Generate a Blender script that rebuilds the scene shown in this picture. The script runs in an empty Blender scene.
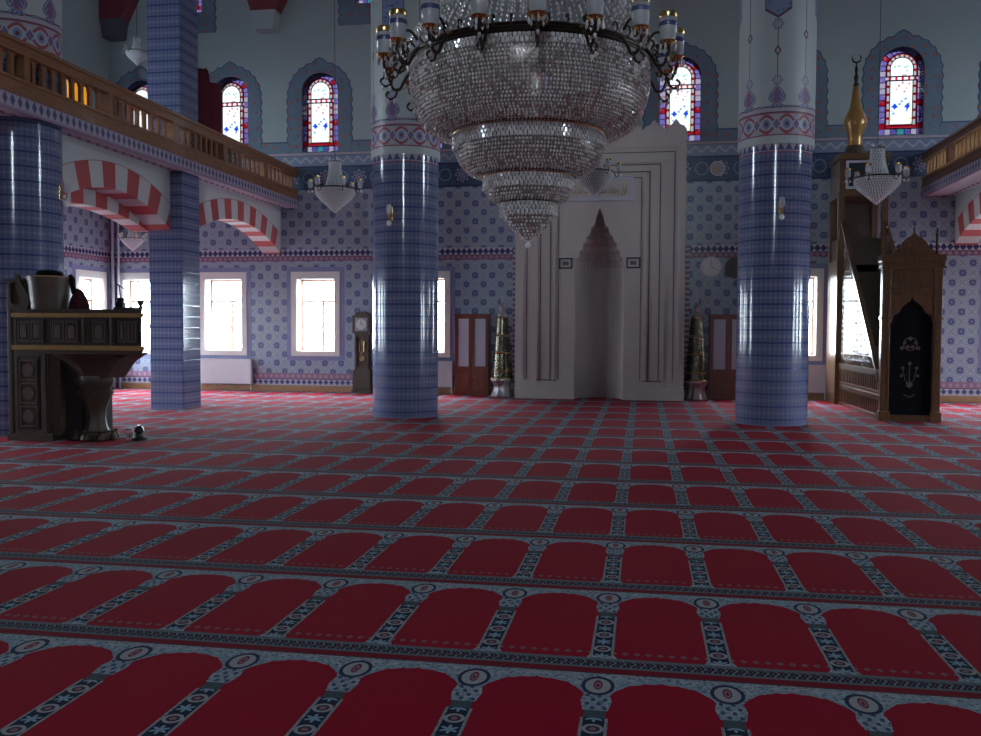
import bpy, bmesh, math, random
from mathutils import Vector, Matrix
random.seed(7)
PI = math.pi
S = bpy.context.scene
COL = S.collection

# ------------------------------------------------------------------ camera
CAM_H = 1.524
cam_d = bpy.data.cameras.new('camera')
cam = bpy.data.objects.new('camera', cam_d)
COL.objects.link(cam)
S.camera = cam
cam_d.sensor_fit = 'HORIZONTAL'
cam_d.sensor_width = 36.0
cam_d.lens = 903.36 / 981 * 36
cam_d.clip_end = 200
_yaw, _pitch, _roll = .1667, -.0426, .0047
fwd = Vector((-math.sin(_yaw) * math.cos(_pitch), math.cos(_yaw) * math.cos(_pitch), math.sin(_pitch)))
right = Vector((math.cos(_yaw), math.sin(_yaw), 0))
up = right.cross(fwd)
cr, sr = math.cos(_roll), math.sin(_roll)
r2 = right * cr + up * sr
u2 = up * cr - right * sr
R3 = Matrix((r2, u2, -fwd)).transposed()
cam.matrix_world = Matrix.Translation((0, 0, CAM_H)) @ R3.to_4x4()

# ------------------------------------------------------------------ world / exposure
SKY = 95.0
W = bpy.data.worlds.new('sky')
S.world = W
W.use_nodes = True
bg = W.node_tree.nodes['Background']
bg.inputs[0].default_value = (.83, .95, 1.0, 1)
bg.inputs[1].default_value = 1.0
# overcast sky: bright overhead, dimmer snow-less ground below the horizon
_nt = W.node_tree
_tc = _nt.nodes.new('ShaderNodeTexCoord'); _sp = _nt.nodes.new('ShaderNodeSeparateXYZ')
_mr = _nt.nodes.new('ShaderNodeValToRGB')
_ma = _nt.nodes.new('ShaderNodeMath'); _ma.operation = 'MULTIPLY_ADD'; _ma.inputs[1].default_value = .5; _ma.inputs[2].default_value = .5
_nt.links.new(_tc.outputs['Generated'], _sp.inputs[0]); _nt.links.new(_sp.outputs[2], _ma.inputs[0])
_nt.links.new(_ma.outputs[0], _mr.inputs[0])
_e = _mr.color_ramp.elements
_e[0].position = .40; _e[0].color = (.09, .09, .09, 1)
_e[1].position = .85; _e[1].color = (1, 1, 1, 1)
_m = _e.new(.50); _m.color = (.36, .36, .36, 1)
_mm = _nt.nodes.new('ShaderNodeMath'); _mm.operation = 'MULTIPLY'; _mm.inputs[1].default_value = SKY
_nt.links.new(_mr.outputs[0], _mm.inputs[0]); _nt.links.new(_mm.outputs[0], bg.inputs[1])
S.view_settings.view_transform = 'Standard'
S.view_settings.look = 'None'
S.view_settings.gamma = 1
S.view_settings.use_curve_mapping = False
S.view_settings.exposure = 0.1

def area(name, loc, rot, sx, sy, power, col=(.85, .93, 1)):
    l = bpy.data.lights.new(name, 'AREA')
    l.shape = 'RECTANGLE'; l.size = sx; l.size_y = sy
    l.energy = power; l.color = col
    o = bpy.data.objects.new(name, l)
    o.location = loc; o.rotation_euler = rot
    COL.objects.link(o)
    return o

def portal(loc, rot, sx, sy):
    o = area('window_daylight', loc, rot, sx, sy, 1)
    o.data.cycles.is_portal = True
    return o

# room constants (metres, camera foot is the origin, the qibla wall is at YW)
YW = 20.9
XL, XR = -13.2, 11.3
YF = -8.0
ZC = 11.0
XC = -0.95
WIN_X = [-12.4, -10.2, -7.82, -5.1, 3.30, 5.55, 7.85]          # lower windows of the qibla wall
UWIN_X = [-12.35, -9.98, -7.70, -5.15, -2.65, .77, 3.10, 5.45, 7.8]   # arched windows
UWIN2_X = [-11.1, -6.45]
LY = [10.2, 12.6, 15.0, 17.4, 20.04]
for x in WIN_X:
    portal((x, YW + .42, 1.9), (-PI / 2, 0, 0), .98, 1.75)
for x in UWIN_X:
    portal((x, YW + .42, 6.7), (-PI / 2, 0, 0), .92, 1.9)
UY = [12.6, 17.4]  # upper side windows added as fill for the upper room
FX = [-.95]  # unseen window added as fill for the upper walls
for x in FX:
    portal((x, YF - .42, 7.5), (PI / 2, 0, 0), 1.2, 3.5)
for y in LY:
    portal((XL - .42, y, 1.9), (0, -PI / 2, 0), 1.75, .98)
    portal((XR + .42, y, 1.9), (0, PI / 2, 0), 1.75, .98)
for y in UY:
    portal((XL - .42, y, 6.7), (0, -PI / 2, 0), 1.9, .92)
    portal((XR + .42, y, 6.7), (0, PI / 2, 0), 1.9, .92)

# ------------------------------------------------------------------ node maths helper
class G:
    """small builder of shader node trees"""
    def __init__(s, name):
        s.m = bpy.data.materials.new(name); s.m.use_nodes = True
        s.nt = s.m.node_tree
        for n in list(s.nt.nodes): s.nt.nodes.remove(n)
        s.out = s.nt.nodes.new('ShaderNodeOutputMaterial')
        tc = s.nt.nodes.new('ShaderNodeTexCoord'); s.vec = tc.outputs['Object']
        sp = s.nt.nodes.new('ShaderNodeSeparateXYZ')
        s.nt.links.new(s.vec, sp.inputs[0])
        s.x, s.y, s.z = (V(s, sp.outputs[i]) for i in range(3))
    def math(s, op, *a, clamp=False):
        n = s.nt.nodes.new('ShaderNodeMath'); n.operation = op; n.use_clamp = clamp
        for i, v in enumerate(a): s.put(n.inputs[i], v)
        return V(s, n.outputs[0])
    def put(s, inp, v):
        if isinstance(v, V): s.nt.links.new(v.s, inp)
        elif isinstance(v, bpy.types.NodeSocket): s.nt.links.new(v, inp)
        elif isinstance(v, (tuple, list)):
            inp.default_value = tuple(v) + (1,) if len(v) == 3 and len(inp.default_value) == 4 else v
        else: inp.default_value = v
    def mix(s, f, a, b):
        n = s.nt.nodes.new('ShaderNodeMix'); n.data_type = 'RGBA'
        s.put(n.inputs[0], f); s.put(n.inputs[6], a); s.put(n.inputs[7], b)
        return n.outputs[2]
    def layers(s, base, *fl):
        c = base
        for f, col in fl: c = s.mix(f, c, col)
        return c
    def comb(s, x, y, z=0.0):
        n = s.nt.nodes.new('ShaderNodeCombineXYZ')
        s.put(n.inputs[0], x); s.put(n.inputs[1], y); s.put(n.inputs[2], z)
        return n.outputs[0]
    def noise(s, scale=5, detail=2, vec=None, rough=.5):
        n = s.nt.nodes.new('ShaderNodeTexNoise')
        n.inputs['Scale'].default_value = scale; n.inputs['Detail'].default_value = detail
        n.inputs['Roughness'].default_value = rough
        s.nt.links.new(vec if vec is not None else s.vec, n.inputs['Vector'])
        return V(s, n.outputs[0])
    def voro(s, scale, vec=None, out='Distance', rnd=1.0):
        n = s.nt.nodes.new('ShaderNodeTexVoronoi')
        n.inputs['Scale'].default_value = scale
        n.inputs['Randomness'].default_value = rnd
        s.nt.links.new(vec if vec is not None else s.vec, n.inputs['Vector'])
        o = n.outputs[out]
        return V(s, o) if out == 'Distance' else o
    def bump(s, h, strength=.3, dist=.01):
        n = s.nt.nodes.new('ShaderNodeBump')
        n.inputs['Strength'].default_value = strength; n.inputs['Distance'].default_value = dist
        s.put(n.inputs['Height'], h)
        return n.outputs[0]
    def bsdf(s, color, rough=.5, metal=0.0, spec=.5, trans=0.0, normal=None, coat=0.0, emit=None, es=0, ior=1.5):
        n = s.nt.nodes.new('ShaderNodeBsdfPrincipled')
        s.put(n.inputs['Base Color'], color); s.put(n.inputs['Roughness'], rough)
        s.put(n.inputs['Metallic'], metal); s.put(n.inputs['Specular IOR Level'], spec)
        s.put(n.inputs['Transmission Weight'], trans); s.put(n.inputs['IOR'], ior)
        if coat: n.inputs['Coat Weight'].default_value = coat; n.inputs['Coat Roughness'].default_value = .08
        if normal is not None: s.nt.links.new(normal, n.inputs['Normal'])
        if emit is not None:
            s.put(n.inputs['Emission Color'], emit); n.inputs['Emission Strength'].default_value = es
        s.nt.links.new(n.outputs[0], s.out.inputs[0])
        return s.m

class V:
    def __init__(s, g, sock): s.g = g; s.s = sock
    def __add__(a, b): return a.g.math('ADD', a, b)
    __radd__ = __add__
    def __sub__(a, b): return a.g.math('SUBTRACT', a, b)
    def __rsub__(a, b): return a.g.math('SUBTRACT', b, a)
    def __mul__(a, b): return a.g.math('MULTIPLY', a, b)
    __rmul__ = __mul__
    def __truediv__(a, b): return a.g.math('DIVIDE', a, b)
    def __pow__(a, b): return a.g.math('POWER', a, b)
    def __neg__(a): return a.g.math('MULTIPLY', a, -1.0)
    def __lt__(a, b): return a.g.math('LESS_THAN', a, b)
    def __gt__(a, b): return a.g.math('GREATER_THAN', a, b)
    def __and__(a, b): return a.g.math('MULTIPLY', a, b)
    def __or__(a, b): return a.g.math('MAXIMUM', a, b)
    def inv(a): return a.g.math('SUBTRACT', 1.0, a)
def fr(a): return a.g.math('FRACT', a)
def ab(a): return a.g.math('ABSOLUTE', a)
def sn(a): return a.g.math('SINE', a)
def cs(a): return a.g.math('COSINE', a)
def fl(a): return a.g.math('FLOOR', a)
def mn(a, b): return a.g.math('MINIMUM', a, b)
def mx(a, b): return a.g.math('MAXIMUM', a, b)
def sq(a): return a.g.math('SQRT', a)
def at2(a, b): return a.g.math('ARCTAN2', a, b)
def between(a, lo, hi): return (a > lo) & (a < hi)
def cen(a): return fr(a + .5) - .5           # centred fraction, -.5 .. .5

# ------------------------------------------------------------------ materials
M = {}
def simple(name, col, rough=.5, metal=0., spec=.5, vary=.12, scale=8, bump=0., **k):
    g = G(name)
    n = g.noise(scale, 3)
    c = g.mix(n, tuple(v * (1 - vary) for v in col), tuple(min(1, v * (1 + vary)) for v in col))
    nb = g.bump(g.noise(scale * 6, 3), bump, .01) if bump else None
    M[name] = g.bsdf(c, rough, metal, spec, normal=nb, **k)
    return M[name]

simple('plaster', (.40, .44, .46), .85, vary=.05, scale=1.2)
simple('ceiling_paint', (.5, .53, .55), .9, vary=.04, scale=1)
simple('white_stone', (.62, .58, .55), .45, vary=.05, scale=5)
simple('soffit_plaster', (.30, .30, .33), .8, vary=.05)
simple('marble', (.49, .43, .41), .42, vary=.09, scale=2.2)
simple('marble_groove', (.17, .11, .11), .6, vary=.08)
simple('radiator_enamel', (.66, .66, .70), .35, vary=.03)
simple('brass', (.72, .50, .20), .25, metal=1., vary=.15)
simple('dark_metal', (.06, .045, .035), .35, metal=.8, vary=.3)
simple('silver', (.50, .50, .52), .38, metal=1., vary=.2, scale=20)
simple('script_gold', (.27, .17, .06), .5, vary=.05)
simple('gold_paint', (.36, .19, .06), .3, metal=.4, vary=.12)
simple('black_cloth', (.003, .003, .006), .9, spec=.2, vary=.2)
simple('black_plastic', (.012, .012, .014), .35, vary=.2)
simple('white_panel', (.46, .46, .56), .6, vary=.03)
simple('clock_face', (.60, .60, .62), .4, vary=.02)
simple('amber_glow', (.95, .45, .02), .5, vary=.03, emit=(1., .40, .01), es=.55)  # emission added so the orange panel shows bright
simple('red_cloth', (.12, .008, .022), .85, vary=.3, scale=14)
simple('red_cloth_dark', (.05, .004, .012), .9, vary=.3, scale=14)
simple('tile_border', (.20, .21, .36), .2, vary=.2, scale=20)
simple('pink_molding', (.42, .33, .40), .7, vary=.08)
simple('roundel_cream', (.26, .25, .28), .5, vary=.05)
simple('corbel_red', (.17, .02, .03), .7, vary=.15)
simple('pipe_paint', (.55, .58, .66), .4, vary=.04)
simple('grey_dark', (.08, .08, .10), .5, vary=.1)

def wood(name, c1, c2, rough=.38, scale=(6, 6, 1.2), coat=.2, bump=.15):
    g = G(name)
    v = g.comb(g.x * scale[0], g.y * scale[1], g.z * scale[2])
    n = g.noise(2.2, 4, v, .6)
    w = fr(n * 5.0)
    c = g.mix(w, c1, c2)
    M[name] = g.bsdf(c, rough, coat=coat, normal=g.bump(n, bump, .01))
wood('dark_wood', (.045, .028, .020), (.080, .050, .034), .5, coat=0)
wood('minbar_wood', (.085, .040, .018), (.155, .078, .034), .28, coat=.45)
wood('cabinet_wood', (.135, .030, .014), (.20, .050, .024), .35)
wood('gallery_wood', (.20, .078, .030), (.31, .135, .055), .4, (1.2, 1.2, 7))
wood('gallery_wood_light', (.44, .22, .09), (.56, .31, .13), .4, (1.2, 1.2, 7))
wood('gallery_wood_dark', (.12, .045, .022), (.18, .07, .032), .4, (1.2, 1.2, 7))
wood('baseboard_wood', (.26, .12, .055), (.36, .19, .09), .4, (1.2, 1.2, 7))
wood('frame_wood', (.42, .22, .15), (.52, .30, .20), .45)
wood('gold_molding', (.34, .185, .06), (.42, .235, .08), .4)

# --- crystal beads
def crystal():
    g = G('crystal')
    r = g.voro(14, out='Color')
    n = g.nt.nodes.new('ShaderNodeMix'); n.data_type = 'RGBA'
    gi = g.nt.nodes.new('ShaderNodeNewGeometry')
    rn = V(g, gi.outputs['Random Per Island'])
    c = g.mix(rn, (.70, .68, .66), (1., .99, 1.))  # random bead brightness and tint stand in for sparkle
    c = g.mix((rn > .93) * .35, c, r)
    M['crystal'] = g.bsdf(c, .13, metal=(rn > .72) * .7 + .05, trans=.05, ior=1.65, spec=1.0)
    g = G('crystal_bright')
    gi = g.nt.nodes.new('ShaderNodeNewGeometry'); rn = V(g, gi.outputs['Random Per Island'])
    M['crystal_bright'] = g.bsdf(g.mix(rn, (.6, .6, .6), (1, 1, 1)), .12, metal=.15, spec=1.0)  # rim crystals, sparkle put into the random tone
    g = G('crystal_small')
    M['crystal_small'] = g.bsdf((.92, .95, .97), .12, trans=.05, ior=1.6, spec=1.)
    g = G('lamp_glass')
    M['lamp_glass'] = g.bsdf((.78, .80, .86), .10, trans=.5, ior=1.5)
    g = G('blue_glass')
    M['blue_glass'] = g.bsdf((.07, .09, .22), .15, trans=.2)
    g = G('crystal_lining')
    h = fr(g.z * 36.0)
    a = fr(at2(g.y, g.x) * 22.0)
    c = g.layers((.42, .37, .33), (between(h, .0, .25), (.22, .16, .11)), (between(a, 0, .3), (.6, .56, .55)))
    tr = g.nt.nodes.new('ShaderNodeBsdfTransparent')
    pb = g.nt.nodes.new('ShaderNodeBsdfPrincipled')
    g.put(pb.inputs['Base Color'], c); pb.inputs['Roughness'].default_value = .25; pb.inputs['Metallic'].default_value = .3
    ms = g.nt.nodes.new('ShaderNodeMixShader')
    g.put(ms.inputs[0], .8)
    g.nt.links.new(tr.outputs[0], ms.inputs[1]); g.nt.links.new(pb.outputs[0], ms.inputs[2])
    g.nt.links.new(ms.outputs[0], g.out.inputs[0])
    M['crystal_lining'] = g.m
crystal()

# --- clear pane
def pane_mat():
    g = G('clear_glass')
    tr = g.nt.nodes.new('ShaderNodeBsdfTransparent'); tr.inputs[0].default_value = (.95, .97, 1, 1)
    gl = g.nt.nodes.new('ShaderNodeBsdfGlossy'); gl.inputs['Roughness'].default_value = .03
    ms = g.nt.nodes.new('ShaderNodeMixShader'); ms.inputs[0].default_value = .06
    g.nt.links.new(tr.outputs[0], ms.inputs[1]); g.nt.links.new(gl.outputs[0], ms.inputs[2])
    g.nt.links.new(ms.outputs[0], g.out.inputs[0])
    M['clear_glass'] = g.m
pane_mat()

# --- stained glass, local coordinates: x across (0 centre), z up from the sill
def stained():
    g = G('stained_glass')
    HW, SP = .46, 1.43
    x, z = g.x, g.z
    ax = ab(x)
    rad = sq(x * x + (z - SP) * (z - SP))
    e = mn((z < SP) * (HW - ax) + (z > SP) * (HW - rad), z)
    e = mn(e, (z > SP) * 9.0 + (HW - ax))
    s1 = (z < SP) * z + (z > SP) * (SP + at2(z - SP, ax) * .46)      # run along the border
    bott = (z < .13)
    s1 = bott * (ax + 4.55) + bott.inv() * s1
    cell = fl(s1 / .125)
    rnd = fr(sn(cell * 12.9898 + 3.1) * 43758.5453)
    c_out = g.layers((.62, .52, .95), (rnd > .40, (.85, .10, .20)), (rnd > .62, (.95, .85, 1.)),
                     (rnd > .75, (.42, .34, .8)), (rnd > .92, (.25, .7, .75)))
    fc = fr(s1 / .125)
    vs = g.comb(x, 0, z)
    blob = g.voro(22, vs)
    c_out = g.layers(c_out, (blob < .25, (.9, .88, 1)), (between(fc, -.1, .1), (.03, .03, .05)))
    seg = fr(s1 / .17)
    c_mid = g.layers((1, 1, 1), (seg < .25, (.85, .05, .12)), (between(seg, .25, .3), (.03, .02, .05)))
    # centre: white with flower sprays
    fz = (z - .85)
    v1 = g.voro(11, vs)
    vc = g.voro(11, vs, 'Color')
    cc = g.mix(.55, (1, 1, 1), vc)
    flower = (v1 < .30)
    c_in = g.layers((1, 1, 1), (flower & (ax < .2), (.8, .35, .35)))
    c_in = g.layers(c_in, (flower & (ax < .2) & between(z, .45, .82), (.25, .4, .9)),
                    (flower & between(z, .1, .45), (.85, .85, .35)),
                    (flower & (z > 1.3), (.4, .7, .65)))
    c_in = g.mix(.35, c_in, (1, 1, 1))
    dmd = ab(ax - .13) + ab(z - .62) * .8
    c_in = g.layers(c_in, (dmd < .055, (.12, .25, .8)))
    c = g.layers(c_out, (e > .13, (.03, .02, .04)), (e > .15, (.8, .06, .12)), (e > .165, c_mid), (e > .22, (.08, .03, .06)), (e > .235, c_in))
    bar = between(z, 1.16, 1.27) & (e > .13)
    fb = fr(x / .13)
    cb = g.layers((1, 1, 1), (fb < .35, (.9, .1, .2)))
    c = g.layers(c, (bar, (.05, .03, .08)), (between(z, 1.185, 1.245) & (e > .13), cb))
    tr = g.nt.nodes.new('ShaderNodeBsdfTransparent')
    vm = g.nt.nodes.new('ShaderNodeVectorMath'); vm.operation = 'SCALE'
    # dense coloured glass lets only a few percent of the daylight through
    g.put(vm.inputs[0], c); g.put(vm.inputs['Scale'], (e > .235) * .06 + .10)
    g.put(tr.inputs[0], vm.outputs[0])
    gl = g.nt.nodes.new('ShaderNodeBsdfGlossy'); gl.inputs['Roughness'].default_value = .2
    gl.inputs[0].default_value = (.2, .2, .2, 1)
    ms = g.nt.nodes.new('ShaderNodeMixShader'); ms.inputs[0].default_value = .08
    g.nt.links.new(tr.outputs[0], ms.inputs[1]); g.nt.links.new(gl.outputs[0], ms.inputs[2])
    g.nt.links.new(ms.outputs[0], g.out.inputs[0])
    M['stained_glass'] = g.m
stained()

# --- tiled wall; a = horizontal run along the wall
def wall_tiles(name, axis, plain=False):
    g = G(name)
    a = g.x if axis == 'x' else g.y
    z = g.z
    pu, pv = a / .41, (z - .06) / .42
    d1 = sq(cen(pu) * cen(pu) + cen(pv) * cen(pv))
    d2 = sq(cen(pu + .5) * cen(pu + .5) + cen(pv + .5) * cen(pv + .5))
    d = mn(d1, d2)
    ang = mn(ab(cen(pu * 2.0 + pv * 2.0)), ab(cen(pu * 2.0 - pv * 2.0)))
    sp = g.noise(26, 2)
    fine = g.voro(24)
    c = g.mix(sp, (.235, .29, .34), (.34, .40, .44))
    petals = ab(cs(at2(cen(pu), cen(pv)) * 4.0)) * .04
    c = g.layers(c, ((ang < .055), (.20, .23, .34)),
                 ((fine < .22), (.17, .19, .30)),
                 (between(d, .255, .285), (.19, .22, .34)),
                 (between(d, .285, .33), (.36, .38, .45)),
                 (d < .15 + petals, (.095, .115, .23)), (d < .06, (.17, .20, .34)), (d < .03, (.26, .2, .3)))
    # borders
    def teeth(z0, z1, per, top=True):
        t = (z - z0) / (z1 - z0)
        if not top: t = 1.0 - t
        w = ab(cen(a / per)) * 2.0
        return t, w
    # foot border .15 - .44
    t, w = teeth(.15, .44, .14)
    inb = between(z, .15, .44)
    c = g.layers(c, (inb, (.40, .40, .46)), (inb & between(t, .05, .45) & (w * .9 + ab(t - .25) * 3.5 < .8), (.07, .08, .2)),
                 (inb & (t > .5), (.25, .15, .22)), (inb & (t > .5) & (w * .9 + ab(t - .75) * 3.0 < .6), (.36, .24, .32)), (inb & between(t, .46, .52), (.12, .07, .13)))
    # middle border 3.22 - 3.46
    t, w = teeth(3.16, 3.44, .13)
    inb = between(z, 3.16, 3.44)
    c = g.layers(c, (inb, (.42, .40, .47)), (inb & (t > .42) & (w * .9 + ab(t - .68) * 3.2 < .95), (.045, .04, .12)),
                 (inb & (t < .42), (.20, .09, .14)), (inb & (t < .42) & ((w * .9 + ab(t - .2) * 4.0) < .7), (.30, .20, .28)))
    # upper dark band 4.86 - 5.43
    inb = between(z, 4.86, 5.43)
    su, sv = cen(a / .84) * .84, z - 5.145
    ra = sq(su * su + sv * sv)
    th = at2(sv, su)
    star = ra - .15 - .035 * cs(th * 8.0)
    su2 = cen(a / .84 + .5) * .84
    r3 = sq(su2 * su2 + sv * sv)
    c = g.layers(c, (inb, g.mix((g.voro(16) < .25), (.045, .07, .13), (.10, .13, .2))), (inb & between(star, -.03, .0), (.30, .31, .40)),
                 (inb & between(ra, .05, .085), (.28, .20, .30)), (inb & (ra < .03), (.3, .3, .38)),
                 (inb & between(r3, .12, .15), (.16, .20, .30)),
                 (inb & ((z < 4.9) | (z > 5.39)), (.03, .04, .10)))
    # strip 5.43-5.71, scrolling
    inb = between(z, 5.43, 5.71)
    wv = sn(a * 24.0) * .05 + 5.57
    c = g.layers(c, (inb, (.20, .24, .34)), (inb & (ab(z - wv) < .03), (.36, .38, .46)), (inb & (z > 5.68), (.08, .07, .13)))
    # red/white border beside the mihrab
    if axis == 'x':
        bb = (between(a, .89, 1.03) | between(a, -3.0, -2.83)) & (z < 3.44) & (z > .2)
        c = g.layers(c, (bb, (.20, .09, .15)), (bb & (ab(cen(z / .12)) < .22), (.34, .33, .42)))
    # painted plaster above
    pl = (z > 5.71)
    n2 = g.noise(1.3, 2)
    c = g.layers(c, (pl, g.mix(n2, (.32, .37, .38), (.37, .42, .425))))
    joint = (ab(cen(pu)) > .492) | (ab(cen(pv)) > .492)
    rough = pl * .55 + .22
    nb = g.bump(joint.inv() * .6 + g.noise(3.0, 1) * .5, .25, .006)
    M[name] = g.bsdf(c, rough, normal=nb, spec=.5)
wall_tiles('wall_tile_x', 'x')
wall_tiles('wall_tile_y', 'y')

# --- window surround painting
def painted(name):
    g = G(name)
    v = g.voro(4.6, rnd=.35)
    vn = g.voro(17)
    c = g.mix(g.noise(6, 2), (.12, .17, .23), (.17, .23, .29))
    c = g.layers(c, (vn < .22, (.10, .14, .24)), (v < .20, (.33, .09, .09)), (v < .09, (.42, .26, .2)))
    M[name] = g.bsdf(c, .8)
painted('surround_paint')
simple('surround_edge', (.07, .10, .17), .8, vary=.2)

# --- column tiles; local coordinates, axis at the origin
def col_tiles(name, square=False):
    g = G(name)
    z = g.z
    if square:
        fx = ab(g.x) > ab(g.y)
        a = fx * g.y + fx.inv() * g.x
    else:
        a = at2(g.y, g.x) * .58
    t = cen(z / .205)
    st = cen(a / .076)
    hl = ab(t) > .43
    n = g.noise(30, 2)
    cx = cen(z / .1025)
    motif = ab(st) * 1.5 + ab(cx) < .42
    motif2 = (ab(ab(st) - .5) + ab(cx) * .8) < .2
    c = g.mix(n, (.10, .135, .24), (.15, .185, .30))
    c = g.layers(c, ((ab(st) < .14), (.11, .12, .26)), ((ab(st) > .43), (.20, .205, .325)), (motif & (ab(st) > .07), (.20, .22, .34)),
                 (motif2, (.30, .24, .38)), (g.voro(40) < .2, (.10, .11, .28)),
                 (hl, (.03, .05, .17)), (ab(t) > .485, (.09, .11, .25)))
    # small tooth border at the very top of the tiles
    tt = (z - 4.36) / .12
    w = ab(cen(a / .13)) * 2.0
    if not square:
        c = g.layers(c, (between(tt, 0, 1.2), (.44, .42, .48)), (between(tt, .15, 1.) & (w < (1.1 - tt)), (.10, .10, .24)),
                     (between(z, 4.34, 4.365), (.28, .12, .2)))
    wob = g.noise(2.5, 1)
    cellz, cella = fl(z / .205), fl(a / .205)
    tilt = fr(sn(cellz * 12.99 + cella * 78.2) * 43758.5)
    nb = g.bump((ab(t) < .48) * .25 + (t * tilt) * .35 + wob * .12, .3, .006)
    M[name] = g.bsdf(c, .13, normal=nb, spec=.6)
col_tiles('column_tile')
col_tiles('column_tile_square', True)

# --- painted upper shaft of the round columns (z measured from the floor)
def col_paint():
    g = G('column_painting')
    z = g.z
    th = at2(g.y, g.x)
    a = (th - math.radians(-97)) / (PI / 4)       # one motif each 45 degrees
    n = g.noise(3, 2)
    c = g.mix(n, (.44, .50, .52), (.52, .57, .58))
    f = cen(a); F = ab(f)                          # .5 = 0.228 m
    fm = F * .456                                  # metres from motif axis
    dark = (.13, .035, .09); blue = (.11, .13, .34); lil = (.33, .38, .50)
    # palmette 5.02 .. 5.45
    zz = z - 5.02
    tt_ = mx((zz - .07) / .31, zz * 0.0)
    onion = .125 * sn((mn(tt_, zz * 0.0 + 1.0) ** .62) * PI) * (tt_ < 1.0)
    flare = (zz < .13) * (.19 * (mx(1.0 - zz / .13, zz * 0.0)) ** 2.0 + .035)
    wd_ = mx(onion, flare)
    inn = (zz > 0.)
    rib = ab(sn(fm * 60.0 + zz * 34.0))
    c = g.layers(c, (inn & (fm < wd_) & (zz < .4), dark), (inn & (fm < wd_ - .014) & (zz < .385), lil),
                 (inn & (fm < wd_ - .03) & (zz < .37) & (rib > .55), blue), (between(zz, .08, .30) & (fm < wd_ * .35), (.36, .08, .14)),
                 (between(zz, .12, .26) & (fm < wd_ * .18), blue),
                 (between(zz, 0., .03), dark), (between(zz, .0, .018), lil),
                 (between(zz - .05 * sn(F * PI), -.012, .0), dark))
    # knot
    k = sq(fm * fm + (z - 5.46) * (z - 5.46))
    kk = k - .055 - .012 * cs(at2(z - 5.46, fm) * 6.0)
    c = g.layers(c, (kk < .012, dark), (kk < 0., lil))
    # stem with lozenge
    stem = (z > 5.52) & (fm < .007)
    par = fr(fl(a + .5) * .5) > .25
    lz = 5.92 + par * .26
    loz = fm * 1.7 + ab(z - lz)
    c = g.layers(c, (stem & (z < 8.5), dark), (loz < .09, dark), (loz < .045, (.45, .48, .5)))
    # hanging medallion
    k2 = sq(fm * fm + (z - 6.33) * (z - 6.33)) - .065 - .012 * cs(at2(z - 6.33, fm) * 6.0)
    big = (z > 6.43) & (fm < mn((z - 6.43) * 1.4 + .02, (z * 0.0) + .20)) & (z < 7.3)
    bigi = (z > 6.46) & (fm < mn((z - 6.46) * 1.4, (z * 0.0) + .185)) & (z < 7.27)
    par2 = par.inv()
    c = g.layers(c, ((k2 < .012) & par2, dark), ((k2 < .0) & par2, lil), (big & par2, dark), (bigi & par2, (.22, .28, .46)),
                 (bigi & (g.voro(14) < .3) & par2, blue), ((sq(fm * fm + (z - 6.78) * (z - 6.78)) < .07) & par2, (.36, .12, .2)))
    # red scroll band 4.62 - 4.96
    b = between(z, 4.60, 4.96)
    q = cen(a * 1.5)
    zm = (z - 4.78) / .17
    wave = ab(sn(a * 1.5 * PI)) * .75
    diamond = ab(q) * 2.6 + ab(zm) * .9
    qq = cen(a * 1.5 + .5)
    ros = sq(qq * qq * 5.5 + zm * zm)
    c = g.layers(c, (b, (.40, .40, .47)), (b & (ab(ab(zm) - wave) < .16), (.33, .07, .10)), (b & (diamond < .62), (.48, .45, .50)), (b & (diamond < .45), blue),
                 (b & (diamond < .18), (.4, .1, .15)), (b & (ros < .62), (.46, .46, .55)), (b & (ros < .45), (.2, .25, .45)), (b & (ros < .2), dark),
                 (b & (ab(zm) > .92), (.30, .08, .12)))
    c = g.layers(c, (between(z, 4.96, 5.02), (.46, .42, .46)), (between(z, 4.955, 4.972), dark))
    M['column_painting'] = g.bsdf(c, .45)
col_paint()

# --- voussoir arches: local coordinates with the arch centre at the origin (y across, z up)
def arch_mat(name, RI, RO, n_per):
    g = G(name)
    r = sq(g.y * g.y + g.z * g.z)
    th = at2(g.z, g.y)
    seg = fr(th * n_per)
    ring = (r < RO) & (g.z > .2)
    c = g.mix(g.noise(2, 2), (.50, .55, .57), (.56, .61, .62))
    c = g.layers(c, (ring, (.55, .55, .56)), (ring & (seg < .5), (.42, .075, .08)), (between(r, RO, RO + .012), (.3, .1, .12)))
    M[name] = g.bsdf(c, .7)

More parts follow.
